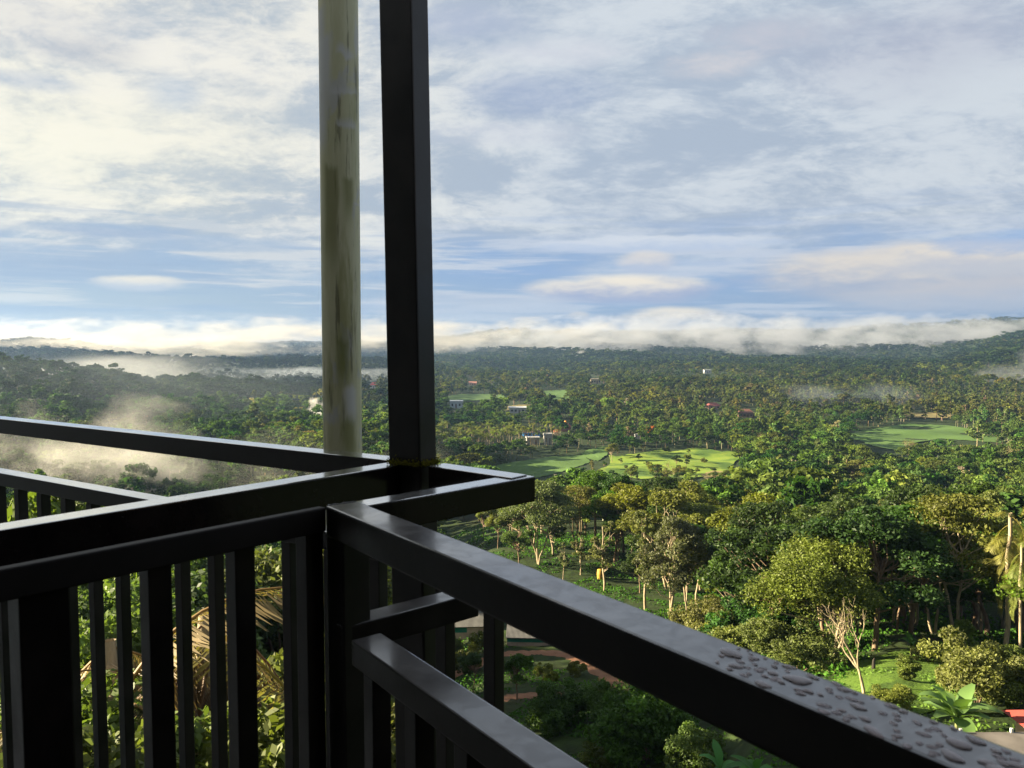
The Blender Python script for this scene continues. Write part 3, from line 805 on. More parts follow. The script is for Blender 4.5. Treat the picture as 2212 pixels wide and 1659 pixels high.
# ----------------------------------------------------------------- white drain pipe
def pipemat():
    m, n, out = mat('stained_cream_paint')
    p = n.new('ShaderNodeBsdfPrincipled'); tc = n.new('ShaderNodeTexCoord').outputs['Object']
    f = n.noise(n.mul(tc, (14, 14, 2.2)), 1, 7, .62); g = n.noise(n.mul(tc, (60, 60, 5)), 1, 6, .6)
    h = n.noise(n.mul(tc, (9, 9, 3.2)), 1, 5, .55, .5)
    k = n.noise(n.mul(tc, (5, 5, 22)), 1, 5, .55, .3)
    cc = n.mix(n.ss(f, .3, .7), (.47, .46, .27), (.62, .60, .40))
    cc = n.mix(n.m('MULTIPLY', n.ss(h, .55, .60), .8), cc, (.48, .48, .46))
    cc = n.mix(n.m('MULTIPLY', n.ss(k, .66, .70), .7), cc, (.55, .54, .52))
    cc = n.mix(n.m('MULTIPLY', n.ss(n.noise(n.mul(tc, (10, 10, 1.6)), 1.1, 5, .6, .2), .50, .64), .6), cc, (.22, .22, .05))
    cc = n.mix(n.m('MULTIPLY', n.ss(g, .56, .68), .7), cc, (.10, .095, .05))
    ox, oy, oz = n.sep(tc)[:3]
    def patch(x0, x1, z0, z1, w, colr, am):
        nonlocal cc
        wob = n.m('MULTIPLY', n.m('ADD', n.m('SUBTRACT', f, .5), n.m('MULTIPLY', n.m('SUBTRACT', h, .5), .8)), .10)
        xx = n.m('ADD', n.m('DIVIDE', ox, .0565), n.m('MULTIPLY', wob, 7)); zz_ = n.m('ADD', oz, wob)
        k_ = n.m('MULTIPLY', n.m('MULTIPLY', n.ss(xx, x0 - .12, x0 + .2), n.ss(xx, x1 + .12, x1 - .2)),
                 n.m('MULTIPLY', n.ss(zz_, z0 - w, z0 + w), n.ss(zz_, z1 + .014, z1 - .014)))
        cc = n.mix(n.m('MULTIPLY', n.m('MULTIPLY', k_, n.ss(oy, .0, -.01)), am), cc, colr)
    patch(-.75, .15, .22, .485, .10, (.15, .15, .03), .62)
    patch(-.1, .62, -.12, .012, .06, (.15, .17, .025), .62)
    patch(.15, .72, -.36, -.24, .05, (.17, .18, .03), .6)
    patch(.3, .85, .36, .46, .05, (.19, .19, .05), .7)
    patch(-.95, -.45, .55, .95, .06, (.50, .50, .48), .9)
    patch(-.9, -.15, .72, .86, .02, (.52, .52, .50), .9)
    patch(.05, .9, .80, .82, .006, (.55, .55, .53), .9)
    patch(-.2, .95, .70, .718, .006, (.55, .55, .53), .8)
    patch(.0, .95, .60, .618, .006, (.55, .55, .53), .8)
    patch(.25, .85, -.24, -.14, .03, (.60, .60, .58), .85)
    cr = n.m('ABSOLUTE', n.m('SUBTRACT', n.m('ADD', ox, n.m('MULTIPLY', n.m('SUBTRACT', f, .5), .02)), -.004))
    cc = n.mix(n.m('MULTIPLY', n.ss(cr, .0016, .0006), n.ss(oz, .95, 1.1)), cc, (.03, .028, .02))
    n.put(p.inputs['Base Color'], cc); p.inputs['Roughness'].default_value = .55
    n.l.new(p.outputs[0], out.inputs[0]); return m
pd = on_level(741, 985, .345); pc = Vector((pd.x, pd.y, 0)) * (2.29 / pd.y)
g = Geo(); tube(g, [(0, 0, -9.5), (0, 0, -4), (0, 0, 0), (0.004, 0, 1.54)], .0565, 48, (1, 1, 1))
o = link('drain_pipe', g.mesh('drain_pipe', True), pipemat(), None, (pc.x, pc.y, CZ))
o.rotation_euler = (0, R(-.0), 0)
tag(o, 'weathered cream pipe with green moss stains standing left of the black post', 'pipe')

# ----------------------------------------------------------------- building the balcony belongs to (roof, floor, walls round the viewer; side walls added to block light)
M_PLAS = simple('plaster', (.09, .072, .055), .8, .2, .25, 2)
bl = empty('hotel_building', (0, -1, CZ - 9)); tag(bl, 'balcony house around the viewer with deep roof and added light-blocking side walls', 'building')
def bpart(name, mn, mx, m=M_PLAS):
    bm = bmesh.new(); box_bm(bm, mn, mx); return loc(bm_obj(name, bm, m, bl), bl)
def prism(name, pts, z0, z1, m):
    bm = bmesh.new(); a = [bm.verts.new((p[0], p[1], z0)) for p in pts]; b = [bm.verts.new((p[0], p[1], z1)) for p in pts]
    bm.faces.new(a[::-1]); bm.faces.new(b); k = len(pts)
    for i in range(k): bm.faces.new((a[i], a[(i + 1) % k], b[(i + 1) % k], b[i]))
    bmesh.ops.recalc_face_normals(bm, faces=bm.faces)
    return loc(bm_obj(name, bm, m, bl), bl)
prism('balcony_floor', [(-.33, 1.33), (-2.6, -1.15), (1.9, -1.6)], CZ - 1.6, CZ - 1.4, M_PLAS)
M_CEM = simple('pale_cement', (.5, .47, .42), .8, .2, .2, 2)
prism('neighbour_floor', [(-.32, 1.72), (-.62, 2.05), (-1.2, 2.3), (-3.4, 2.35), (-3.4, -1.65), (-2.75, -1.2)], CZ - 1.6, CZ - 1.4, M_CEM)
bpart('side_wall', (2.6, -1.6, CZ - 10), (2.9, .9, CZ + 1.54))  # unseen wall added to keep sunlit ground out of the rail reflections
bpart('back_wall', (-3.4, -2.0, CZ - 10), (4.5, -1.65, CZ + 1.24))
bpart('sun_block_wall', (-3.75, -2.2, CZ - 10), (-3.4, 4.1, CZ + 2.6), simple('white_plaster', (.7, .68, .62), .8, .2, .1, 2))  # unseen wall added to keep sun off the rails; white bounces light
M_CEIL = simple('dark_ceiling', (.06, .045, .035), .7, .3, .2)
prism('roof', [(-3.4, -2.0), (4.5, -2.0), (4.5, -.6), (1.2, .5), (-.1, .8), (-1.2, .8), (-3.4, .9)], CZ + 1.55, CZ + 1.7, M_CEIL)
prism('roof_beam', [(-.31, .75), (-.21, .75), (-.21, 1.9), (-.31, 1.9)], CZ + 1.56, CZ + 1.69, M_CEIL)

# ----------------------------------------------------------------- houses
def hpart(name, V, Fc, m, par):
    bm = bmesh.new(); vs = [bm.verts.new(v) for v in V]
    for f in Fc: bm.faces.new([vs[i] for i in f])
    bmesh.ops.recalc_face_normals(bm, faces=bm.faces)
    return bm_obj(name, bm, m, par)
def boxpart(name, mn, mx, m, par):
    bm = bmesh.new(); box_bm(bm, mn, mx); return bm_obj(name, bm, m, par)
_mc = {}
def pm(col, rough=.7):
    k = tuple(col)
    if k not in _mc: _mc[k] = simple('paint_%d' % len(_mc), col, rough, .3, .18, 1.2)
    return _mc[k]
M_WIN = simple('dark_window', (.02, .025, .03), .2, .5)
HOUSE_RECTS = []
def house(u0, u1, vt, vb, wallc, roofc, label, roof='hip', depth=None, rz=0.0, wall_frac=.55, name='house', tank=None):
    P = hit([(u0 + u1) / 2], [vb])[0]
    dist = P[1]; w = (u1 - u0) * dist / F; h = (vb - vt) * dist / F
    d = depth or w * .7; hw = h * wall_frac if roof != 'flat' else h
    o = empty(name, P + np.array([0, d / 2, 0]), rz); tag(o, label, 'house')
    HOUSE_RECTS.append([(u0 - 3, vt - 3), (u1 + 3, vt - 3), (u1 + 3, vb + 3), (u0 - 3, vb + 3)])
    wl = pm(wallc); rf = pm(roofc)
    boxpart('wall', (-w / 2 * .9, -d / 2 * .9, -1), (w / 2 * .9, d / 2 * .9, hw), wl, o)
    if roof == 'hip':
        a, b = w / 2, d / 2; r_ = w * .22
        hpart('roof', [(-a, -b, hw - .1), (a, -b, hw - .1), (a, b, hw - .1), (-a, b, hw - .1), (-r_, 0, h), (r_, 0, h)],
              [(0, 1, 5, 4), (1, 2, 5), (2, 3, 4, 5), (3, 0, 4), (3, 2, 1, 0)], rf, o)
    elif roof == 'gable':
        a, b = w / 2, d / 2
        hpart('roof', [(-a, -b, hw - .05), (a, -b, hw - .05), (a, b, hw - .05), (-a, b, hw - .05), (-a, 0, h), (a, 0, h)],
              [(0, 1, 5, 4), (1, 2, 5), (2, 3, 4, 5), (3, 0, 4), (3, 2, 1, 0)], rf, o)
    else:
        boxpart('roof', (-w / 2, -d / 2, hw), (w / 2, d / 2, hw + .18 * h), rf, o)
    k = max(2, min(4, int(w / 3)))
    for i in range(k):
        c = -w * .4 + (i + .5) * w * .8 / k
        if i == k // 2: boxpart('door', (c - w * .05, -d / 2 * .9 - .05, 0), (c + w * .05, -d / 2 * .9 + .02, hw * .7), pm((.08, .05, .035)), o)
        else: boxpart('window', (c - w * .06, -d / 2 * .9 - .04, hw * .35), (c + w * .06, -d / 2 * .9 + .02, hw * .72), M_WIN, o)
    if tank:
        g = Geo(); tube(g, [(0, 0, h - .3), (0, 0, h + 1.2), (0, 0, h + 1.21)], [w * .1, w * .1, .02], 12, (1, 1, 1))
        link('water_tank', g.mesh('water_tank', True), pm(tank), o)
    return o
house(1126, 1168, 927, 943, (.06, .26, .62), (.13, .075, .055), 'bright blue house with brown hipped roof above the paddy field', rz=.15)
house(1136, 1166, 947, 960, (.24, .23, .21), (.28, .28, .28), 'low white flat house below the bright blue house', 'flat', rz=.1)
house(1174, 1193, 940, 961, (.30, .29, .27), (.33, .33, .33), 'square grey concrete house right of the low white one', 'flat', rz=.1)
house(1210, 1234, 914, 931, (.2, .09, .08), (.2, .05, .05), 'dark red house with an orange tank among the trees', 'hip', tank=(.75, .30, .05), rz=-.2)
house(1196, 1209, 928, 940, (.55, .40, .28), (.42, .14, .07), 'small orange roofed hut between the red house and the grey house', 'gable')
house(1316, 1328, 934, 948, (.68, .56, .36), (.42, .20, .10), 'small cream house with orange roof left of the red flowering tree', 'gable')
house(1371, 1384, 939, 948, (.4, .4, .38), (.36, .36, .36), 'tiny white flat hut beside the red flowering tree', 'flat')
house(1528, 1557, 870, 884, (.3, .2, .16), (.22, .06, .05), 'red roofed house half hidden in the upper wood', 'hip', rz=.2)
house(1596, 1632, 884, 902, (.16, .1, .07), (.11, .05, .035), 'brown hip roofed house at the edge of the shaded wood', 'hip', rz=-.15)
house(1098, 1138, 882, 893, (.40, .41, .43), (.50, .52, .55), 'long white building beside the tan field', 'flat')
house(970, 1000, 868, 882, (.32, .37, .42), (.36, .40, .46), 'pale blue stepped building just right of the black post', 'flat')
house(1275, 1300, 820, 829, (.40, .33, .2), (.34, .28, .18), 'far yellow building on the wooded ridge', 'flat')
house(1521, 1537, 800, 807, (.42, .42, .40), (.4, .4, .4), 'far white house on the dark ridge', 'flat')
house(798, 816, 826, 839, (.72, .70, .68), (.55, .09, .07), 'white house with a bright red roof between pole and post', 'hip')
house(1012, 1030, 824, 832, (.5, .3, .22), (.34, .16, .12), 'far small red brown roof in the dark tree belt', 'gable')

# sheds below the handrail
# a few darker rain streaks are part of the paint
def shed(name, u0, u1, vroof, veave, vb, label, depth, rz, netw, roofc=(.045, .046, .043)):
    P = hit([(u0 + u1) / 2], [vb])[0]; dist = P[1]; w = (u1 - u0) * dist / F
    h = (vb - veave) * dist / F * 1.0
    o = empty(name, P, rz); tag(o, label, 'shed')
    tin = simple('corrugated_tin', roofc, .55, .4, .35, .8)
    n_ = NT(tin.node_tree); pr = next(q for q in tin.node_tree.nodes if q.type == 'BSDF_PRINCIPLED')
    wv_ = n_.new('ShaderNodeTexWave'); wv_.inputs['Scale'].default_value = 2.2
    n_.put(wv_.inputs['Vector'], n_.new('ShaderNodeTexCoord').outputs['Object'])
    bp = n_.new('ShaderNodeBump'); bp.inputs['Distance'].default_value = .08; n_.l.new(wv_.outputs['Fac'], bp.inputs['Height']); n_.l.new(bp.outputs[0], pr.inputs['Normal'])
    d = depth; a = w / 2
    hpart('roof', [(-a, -.5, h), (a, -.5, h), (a, d / 2, h + d * .22), (-a, d / 2, h + d * .22), (a, d + .5, h), (-a, d + .5, h),
                   (-a, -.5, h - .07), (a, -.5, h - .07), (a, d / 2, h + d * .22 - .07), (-a, d / 2, h + d * .22 - .07), (a, d + .5, h - .07), (-a, d + .5, h - .07)],
          [(0, 1, 2, 3), (3, 2, 4, 5), (7, 6, 9, 8), (8, 9, 11, 10), (0, 6, 7, 1), (5, 4, 10, 11), (1, 7, 8, 2), (2, 8, 10, 4), (0, 3, 9, 6), (3, 5, 11, 9)], tin, o)
    boxpart('base_wall', (-a * .96, 0, -1), (a * .96, .25, h * .38), pm((.36, .27, .22)), o)
    if netw < 1:
        boxpart('brick_wall', (-a * .96 + 2 * a * .96 * netw, .02, h * .38), (a * .96, .22, h * .96), pm((.40, .33, .27)), o)
    boxpart('net_wall', (-a * .96, .05, h * .38), (-a * .96 + 2 * a * .96 * netw, .12, h * .97), pm((.012, .16, .115), .8), o)
    boxpart('back_wall', (-a * .96, d - .2, -1), (a * .96, d, h * .97), pm((.36, .27, .22)), o)
    for sx in (-a * .955, a * .955 - .15): boxpart('side_wall', (sx, .3, -1), (sx + .15, d - .25, h * .97), pm((.30, .24, .2)), o)
    return o
shed('tin_roofed_shed', 962, 1072, 1322, 1350, 1376, 'tin roofed shed with green net and pale brick front below the mid rail', 5, .06, .42)
shed('tin_roofed_shed', 1092, 1192, 1358, 1374, 1396, 'long low shed with green netting beside the red dirt track', 4, -.05, 1.0, (.05, .05, .05))

# concrete slab roof and red tiled pillar at the lower right edge
def slab():
    P = hit([2160], [1600])[0]; 
    o = empty('flat_roof_building', (0, 0, 0)); tag(o, 'flat grey concrete roof in the lower right corner beside the banana plant', 'building')
    zt = P[2] + 1.5
    def at(u, v): return on_level(u, v, CZ - zt)
    pts = [at(2050, 1582), at(2330, 1580), at(2420, 1760), at(2160, 1790)]
    m = simple('weathered_concrete', (.10, .09, .08), .85, .2, .5, .35, .4, 8)
    V = [(p.x, p.y, zt) for p in pts] + [(p.x, p.y, zt - .18) for p in pts]
    hpart('roof', V, [(0, 1, 2, 3), (7, 6, 5, 4), (0, 4, 5, 1), (1, 5, 6, 2), (2, 6, 7, 3), (3, 7, 4, 0)], m, o)
    cx = sum(p.x for p in pts) / 4; cy = sum(p.y for p in pts) / 4
    V = [(cx + (p.x - cx) * .93, cy + (p.y - cy) * .93, zt - .182) for p in pts]; V += [(a, b, zt - 6) for a, b, _ in V]
    hpart('wall', V, [(0, 4, 5, 1), (1, 5, 6, 2), (2, 6, 7, 3), (3, 7, 4, 0), (7, 6, 5, 4)], pm((.4, .36, .3)), o)
    for p, k in ((at(2075, 1583), 0), (at(2185, 1582), 1)):
        boxpart('roof_bolt', (p.x - .05, p.y - .05, zt), (p.x + .05, p.y + .05, zt + .18), pm((.4, .4, .38)), o)
    Q = hit([2220], [1606])[0]; s = Q[1] / F
    o2 = empty('gate_pillar', Q); tag(o2, 'tan pillar under a small red tiled cap at the right edge', 'pillar')
    boxpart('shaft', (-12 * s, -.3, -1), (40 * s, .5, 50 * s), pm((.42, .30, .22)), o2)
    a, b, z0 = 30 * s, .7, 52 * s
    hpart('tiled_cap', [(-a, -b, z0), (60 * s, -b, z0), (60 * s, b + .3, z0), (-a, b + .3, z0), (-4 * s, .2, z0 + 20 * s), (44 * s, .2, z0 + 20 * s)],
          [(0, 1, 5, 4), (1, 2, 5), (2, 3, 4, 5), (3, 0, 4), (3, 2, 1, 0)], pm((.20, .03, .022)), o2)
slab()

# ----------------------------------------------------------------- plants: prototypes
PR = {}
def proto(key, fn): PR.setdefault(key, []).append(fn)
for i in range(5):
    proto('broad_dark', make_tree(100 + i, 'broad', 12, 4.4, 90, 150, .15, GR['dark'], M_BARK))
    proto('broad_mid', make_tree(200 + i, 'broad', 12, 4.3, 84, 150, .145, GR['mid'], M_BARK))
for i in range(4):
    proto('slender', make_tree(300 + i, 'slender', 14, 2.7, 44, 150, .14, GR['grey'], M_PALE, fork=1 + (i > 1)))
    proto('olive', make_tree(400 + i, 'broad', 11, 4.1, 80, 140, .145, GR['olive'], M_PALE, fork=1 + i % 2))
    proto('bush', make_tree(500 + i, 'bush', 3.6, 2.4, 50, 150, .10, GR['olive'], M_BARK))
for i in range(3):
    proto('umbrella', make_tree(600 + i, 'umbrella', 13, 5.0, 56, 170, .16, GR['olive'], M_PALE, fork=2))
    proto('yellow', make_tree(700 + i, 'broad', 11, 3.9, 76, 140, .15, GR['yellow'], M_BARK))
    proto('bare', make_bare(800 + i, 13, 3, 900, .16, GR['tan']))
    proto('areca', make_palm(900 + i, 12, 2.6, 13, GR['yellow'], 1, .10, 10, (-.2, 1.4), .05, .11))
proto('rust', make_tree(650, 'broad', 10, 3.8, 40, 110, .25, GR['rust'], M_PALE))
proto('red', make_tree(651, 'broad', 9, 3.6, 42, 90, .28, (.42, .10, .03), M_BARK))
proto('tan', make_tree(652, 'broad', 11, 3.6, 34, 70, .26, GR['tan'], M_PALE, fork=2))
proto('tan', make_tree(653, 'slender', 13, 2.6, 34, 60, .25, GR['tan'], M_PALE))
HERO = dict(
  big=make_tree(61, 'broad', 12, 6.2, 190, 200, .12, (.095, .112, .024), M_PALE, fork=3),
  tall=make_tree(62, 'slender', 14, 3.6, 80, 170, .17, (.08, .10, .04), M_PALE, fork=2),
  thin=make_tree(63, 'slender', 14, 2.2, 34, 110, .17, (.085, .10, .035), M_PALE),
  shrub=make_tree(64, 'bush', 4, 3.2, 100, 260, .09, (.10, .115, .028), M_BARK),
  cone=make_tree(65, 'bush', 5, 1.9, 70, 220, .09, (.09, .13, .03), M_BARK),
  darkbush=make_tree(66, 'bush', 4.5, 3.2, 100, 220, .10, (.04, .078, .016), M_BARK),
  spread=make_tree(67, 'umbrella', 12, 5.6, 80, 240, .15, (.08, .095, .032), M_PALE, fork=3),
  dead=make_bare(68, 9, 3, 120, .14, GR['tan']),
  fpalm=make_palm(69, 11, 2.5, 18, (.11, .12, .025), 0, .15, 46, (-.7, 1.4), .42, .02),
  fpalm2=make_palm(70, 6, 2.3, 17, (.15, .125, .045), 8, .11, 60, (-.5, 1.4), .45, .016),
  drypalm=make_palm(71, 6, 2.1, 8, (.17, .13, .06), 22, .11, 56, (.2, 1.5), .55, .012),
  nearshrub=make_tree(74, 'bush', 7, 2.0, 120, 300, .06, (.10, .125, .03), M_BARK),
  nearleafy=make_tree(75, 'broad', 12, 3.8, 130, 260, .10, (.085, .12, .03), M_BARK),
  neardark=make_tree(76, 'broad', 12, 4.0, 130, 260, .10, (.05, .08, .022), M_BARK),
  ban=make_banana(72, 3.2, 2.7, 15, (.075, .17, .04)),
  ban2=make_banana(73, 3.0, 2.0, 6, (.045, .12, .03)),
)
rs = np.random.default_rng(33)

def put(kind, u, vb, hpx, label, cat='tree', group=None, name='broadleaf_tree', H=None, wide=1.0, i=0, base=None, crown='crown', trunk='trunk'):
    pr = HERO[kind] if kind in HERO else PR[kind][i % len(PR[kind])]
    P = hit([u], [vb])[0]; dist = P[1] if base is None else base
    if base is not None:
        P = np.array([(u - CU) / F * base, base, 0]); P[2] = ground_z(P[:1], P[1:2])[0]
    zs = max(np.max([v.co.z for v in pr[0].vertices]), .1) if (id(pr[0]) not in put.h) else put.h[id(pr[0])]
    put.h[id(pr[0])] = zs
    if base is None: hm = hpx * dist / F
    else:            # hpx is then the print row of the top
        hm = CZ - (hpx - 735) / F * dist - P[2]
    sc = max(hm, .3) / zs
    o = plant(name, pr, label, cat, P - np.array([0, 0, .05]), rs.uniform(0, 6.28), sc * wide, group, 1 / wide, crown, trunk)
    return o
put.h = {}
put('big', 1800, 1432, 285, 'large sunlit spreading tree with olive crown, tallest above the terrace grass', wide=1.12)
put('tall', 1452, 1345, 248, 'tall grey green tree with pale forked trunk just above the long handrail', name='tall_slender_tree', wide=1.05)
put('thin', 1394, 1320, 226, 'thin tall tree with bare lower trunk left of the grey green one', name='tall_slender_tree', wide=.85)
put('thin', 1306, 1278, 160, 'short upright tree with tufted crown left of the thin tall tree', name='slender_tree', wide=1.25)
put('thin', 1216, 1254, 84, 'small wispy young tree right beside the long handrail', name='slender_tree', wide=1.0)
put('thin', 1254, 1242, 105, 'small leaning tree in front of the dark wood edge', name='slender_tree', wide=1.0)
put('spread', 1163, 1218, 186, 'many stemmed flat topped tree right of the rail end', name='flat_topped_tree', wide=.92)
put('broad_mid', 1120, 1225, 110, 'small pale leaved tree under the end of the projecting rail', wide=.9)
put('yellow', 1046, 1160, 64, 'bright yellow green tree on the grassy bank below the rail', i=1)
put('yellow', 1075, 1185, 90, 'yellow leaved slim tree on the grassy bank, right of the bright one', i=2, wide=.7)
put('dead', 1868, 1500, 215, 'leafless pale snag with forked trunk below the large spreading tree', name='dead_tree', wide=.75, crown='dry_leaves', trunk='trunk')
put('fpalm', 2168, 1430, 345, 'tall toddy palm with hanging dead fronds at the right edge', 'palm', name='fishtail_palm', crown='fronds', wide=1.0)
for k_ in (0,):
    pal = [o for o in bpy.data.objects if o.name == 'fishtail_palm' and o.get('category') == 'palm'][-1]
    g = Geo(); r_s = np.random.default_rng(8)
    for j_ in range(3):
        zt_ = (.62, .50, .70)[j_] * 11; a0_ = 2.2 * j_ + 1.0
        bx_, by_ = .55 * math.cos(a0_), .55 * math.sin(a0_)
        tube(g, [(0, 0, zt_), (bx_ * .6, by_ * .6, zt_ + .25), (bx_, by_, zt_ - .1)], [.07, .06, .05], 6, (.12, .09, .04))
        for q_ in range(26):
            t_ = r_s.uniform(0, 6.28); rr_ = .16 * math.sqrt(r_s.random()); L_ = r_s.uniform(1.2, 2.1)
            x_, y_ = bx_ + rr_ * math.cos(t_), by_ + rr_ * math.sin(t_)
            tube(g, [(bx_, by_, zt_ - .1), (x_, y_, zt_ - .5), (x_ * 1.03, y_ * 1.03, zt_ - L_)], [.02, .028, .018], 4, np.array((.13, .135, .04)) * r_s.uniform(.6, 1.2))
    link('fruit_cluster', g.mesh('fruit_cluster'), M_FAR, pal)
put('fpalm', 2196, 1452, 300, 'second toddy palm behind the tall one at the right edge', 'palm', name='fishtail_palm', crown='fronds', wide=.8)
put('shrub', 1540, 1400, 128, 'yellow green rounded shrub above the handrail, left of the large tree', 'shrub', name='shrub')
put('shrub', 1596, 1440, 120, 'yellow green rounded shrub touching the handrail edge', 'shrub', name='shrub', wide=1.05)
put('shrub', 1722, 1452, 118, 'wide olive shrub right below the large spreading tree', 'shrub', name='shrub', wide=1.2)
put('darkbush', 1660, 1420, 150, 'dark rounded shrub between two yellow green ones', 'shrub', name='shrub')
put('shrub', 2110, 1520, 165, 'big glossy yellow green shrub under the toddy palms', 'shrub', name='shrub', wide=1.0)
put('shrub', 2190, 1530, 130, 'glossy shrub at the right edge above the red tiled cap', 'shrub', name='shrub')
put('cone', 2068, 1420, 92, 'small pointed bright green tree above the terrace grass', name='young_tree')
put('shrub', 1915, 1545, 72, 'small yellow green bush close to the wet handrail', 'shrub', name='shrub')
put('cone', 1965, 1470, 60, 'low leafy bush on the terrace grass right of the snag', 'shrub', name='shrub', wide=1.3)
put('shrub', 2010, 1430, 56, 'low olive bush at the back of the terrace grass', 'shrub', name='shrub')
put('ban', 2066, 1592, 118, 'broad leaved banana plant beside the grey concrete roof', 'banana plant', name='banana_plant', crown='leaves', trunk='stem', wide=1.15)
put('ban2', 1556, 1700, 95, 'small banana plant in deep shade under the long handrail', 'banana plant', name='banana_plant', crown='leaves', trunk='stem')
put('ban2', 1632, 1700, 85, 'second small banana plant in shade, right of the first', 'banana plant', name='banana_plant', crown='leaves', trunk='stem')
put('ban2', 1968, 1418, 62, 'young banana plant with a brown stem before the dark wood', 'banana plant', name='banana_plant', crown='leaves', trunk='stem')
put('umbrella', 2150, 1260, 190, 'wide branching tree with sunlit grey green crown near the right edge', name='flat_topped_tree', wide=1.1)
put('spread', 1725, 1190, 132, 'broad flat crowned tree in the middle of the dark wood', name='flat_topped_tree', wide=1.1)
put('broad_dark', 1950, 1350, 230, 'large dark shaded tree right of the large sunlit one', wide=1.0, i=2)
put('broad_dark', 1590, 1290, 190, 'dark shaded tree behind the grey green tall one', wide=1.0, i=1)
put('bare', 2198, 1035, 80, 'pale leafless tree against the wood at the right edge', name='bare_tree', crown='dry_leaves')
put('bare', 1962, 992, 48, 'pale leafless tree at the foot of the right paddy field', name='bare_tree', crown='dry_leaves')
put('bare', 1640, 985, 56, 'pale bare tree standing above the wood right of the meadow', name='bare_tree', crown='dry_leaves', i=1)
put('yellow', 1850, 1060, 70, 'bright yellow green round tree in the right wood', wide=1.5)
put('rust', 2175, 1085, 40, 'brown dry bush in the wood at the right edge', 'shrub', name='shrub', wide=1.3)
put('red', 1403, 952, 34, 'orange red flowering tree above the meadow', name='flowering_tree', wide=1.0)
put('yellow', 809, 872, 26, 'yellow green tree seen between cream pipe and black post', wide=.8)
for k, (u, v, h, kd, lb) in enumerate((
    (1322, 1000, 44, 'olive', 'bushy tree at the left edge of the sunlit meadow'), (1280, 1026, 34, 'tan', 'pale tan tree between paddy field and meadow'),
    (1304, 1014, 18, 'broad_mid', 'small dark bush on the left of the meadow'), (1381, 998, 19, 'broad_dark', 'dark small tree in the middle of the meadow'),
    (1397, 1010, 15, 'broad_mid', 'spreading bush just below the dark meadow tree'), (1461, 1009, 28, 'broad_dark', 'taller dark bush on the right of the meadow'),
    (1483, 1011, 20, 'broad_dark', 'rounded dark bush beside the taller one on the meadow'), (1449, 1030, 38, 'bare', 'bare tan sapling at the lower edge of the meadow'),
    (1486, 993, 13, 'bush', 'tiny bush near the top of the meadow'), (1342, 1004, 16, 'olive', 'low bush by the meadow edge, left part'),
    (1356, 1024, 14, 'broad_mid', 'low bush at the lower meadow edge'), (1520, 1000, 12, 'bush', 'small bush on the meadow, far right'))):
    put(kd, u, v, h, lb, 'shrub' if kd == 'bush' else 'tree', name='meadow_bush' if kd == 'bush' else 'meadow_tree', i=k)
# plants right below the balcony on the left, seen between the balusters
for k, (u, b, vt, kd, lb, nm, ct, wd) in enumerate((
    (300, 13, 1300, 'fpalm2', 'sunlit toddy palm with yellow fronds seen through the left balusters', 'fishtail_palm', 'palm', 1.0),
    (440, 15, 1340, 'drypalm', 'dry palm with brown hanging fronds behind the middle balusters', 'fishtail_palm', 'palm', 1.0),
    (598, 14, 1395, 'fpalm2', 'toddy palm with thin trunk left of the corner post', 'fishtail_palm', 'palm', .8),
    (215, 17, 1400, 'drypalm', 'dry palm clump behind the leftmost balusters', 'fishtail_palm', 'palm', .9),
    (600, 34, 1185, 'nearleafy', 'green tree behind the balusters just left of the corner post', 'broadleaf_tree', 'tree', 1.0),
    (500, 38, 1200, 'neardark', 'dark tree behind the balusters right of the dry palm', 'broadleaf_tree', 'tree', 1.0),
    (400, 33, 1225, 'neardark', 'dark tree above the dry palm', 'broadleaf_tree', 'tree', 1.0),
    (290, 32, 1240, 'nearleafy', 'leafy tree above the sunlit toddy palm', 'broadleaf_tree', 'tree', 1.0),
    (190, 27, 1260, 'nearleafy', 'yellow green tree behind the leftmost balusters', 'broadleaf_tree', 'tree', 1.0),
    (200, 19, 1330, 'nearleafy', 'bright leafy small tree low behind the left balusters', 'broadleaf_tree', 'tree', .9),
    (100, 40, 1045, 'yellow', 'bright yellow green treetop under the lower far rail', 'broadleaf_tree', 'tree', .8),
    (40, 55, 1075, 'broad_mid', 'dull green treetop under the lower far rail at the left edge', 'broadleaf_tree', 'tree', 1.0),
    (180, 52, 1085, 'broad_mid', 'green treetop under the lower far rail, right of the bright one', 'broadleaf_tree', 'tree', 1.0),
    (250, 9.5, 1560, 'nearshrub', 'glossy leafy shrub at the bottom behind the left balusters', 'shrub', 'shrub', 1.0),
    (320, 10.5, 1590, 'nearshrub', 'glossy shrub at the bottom right of the first', 'shrub', 'shrub', 1.0),
    (180, 10, 1600, 'nearshrub', 'glossy shrub at the bottom behind the leftmost balusters', 'shrub', 'shrub', 1.0),
    (520, 13, 1560, 'nearshrub', 'dull shrub at the bottom left of the corner post', 'shrub', 'shrub', 1.0),
    (420, 12, 1600, 'nearshrub', 'dull shrub at the foot of the dry palm', 'shrub', 'shrub', 1.0),
    (650, 20, 1480, 'nearshrub', 'dull shrub beside the corner post', 'shrub', 'shrub', 1.0))):
    put(kd, u, None if False else 1600, vt, lb, ct, name=nm, wide=wd, base=b, i=k, crown='fronds' if 'palm' in kd else 'crown')
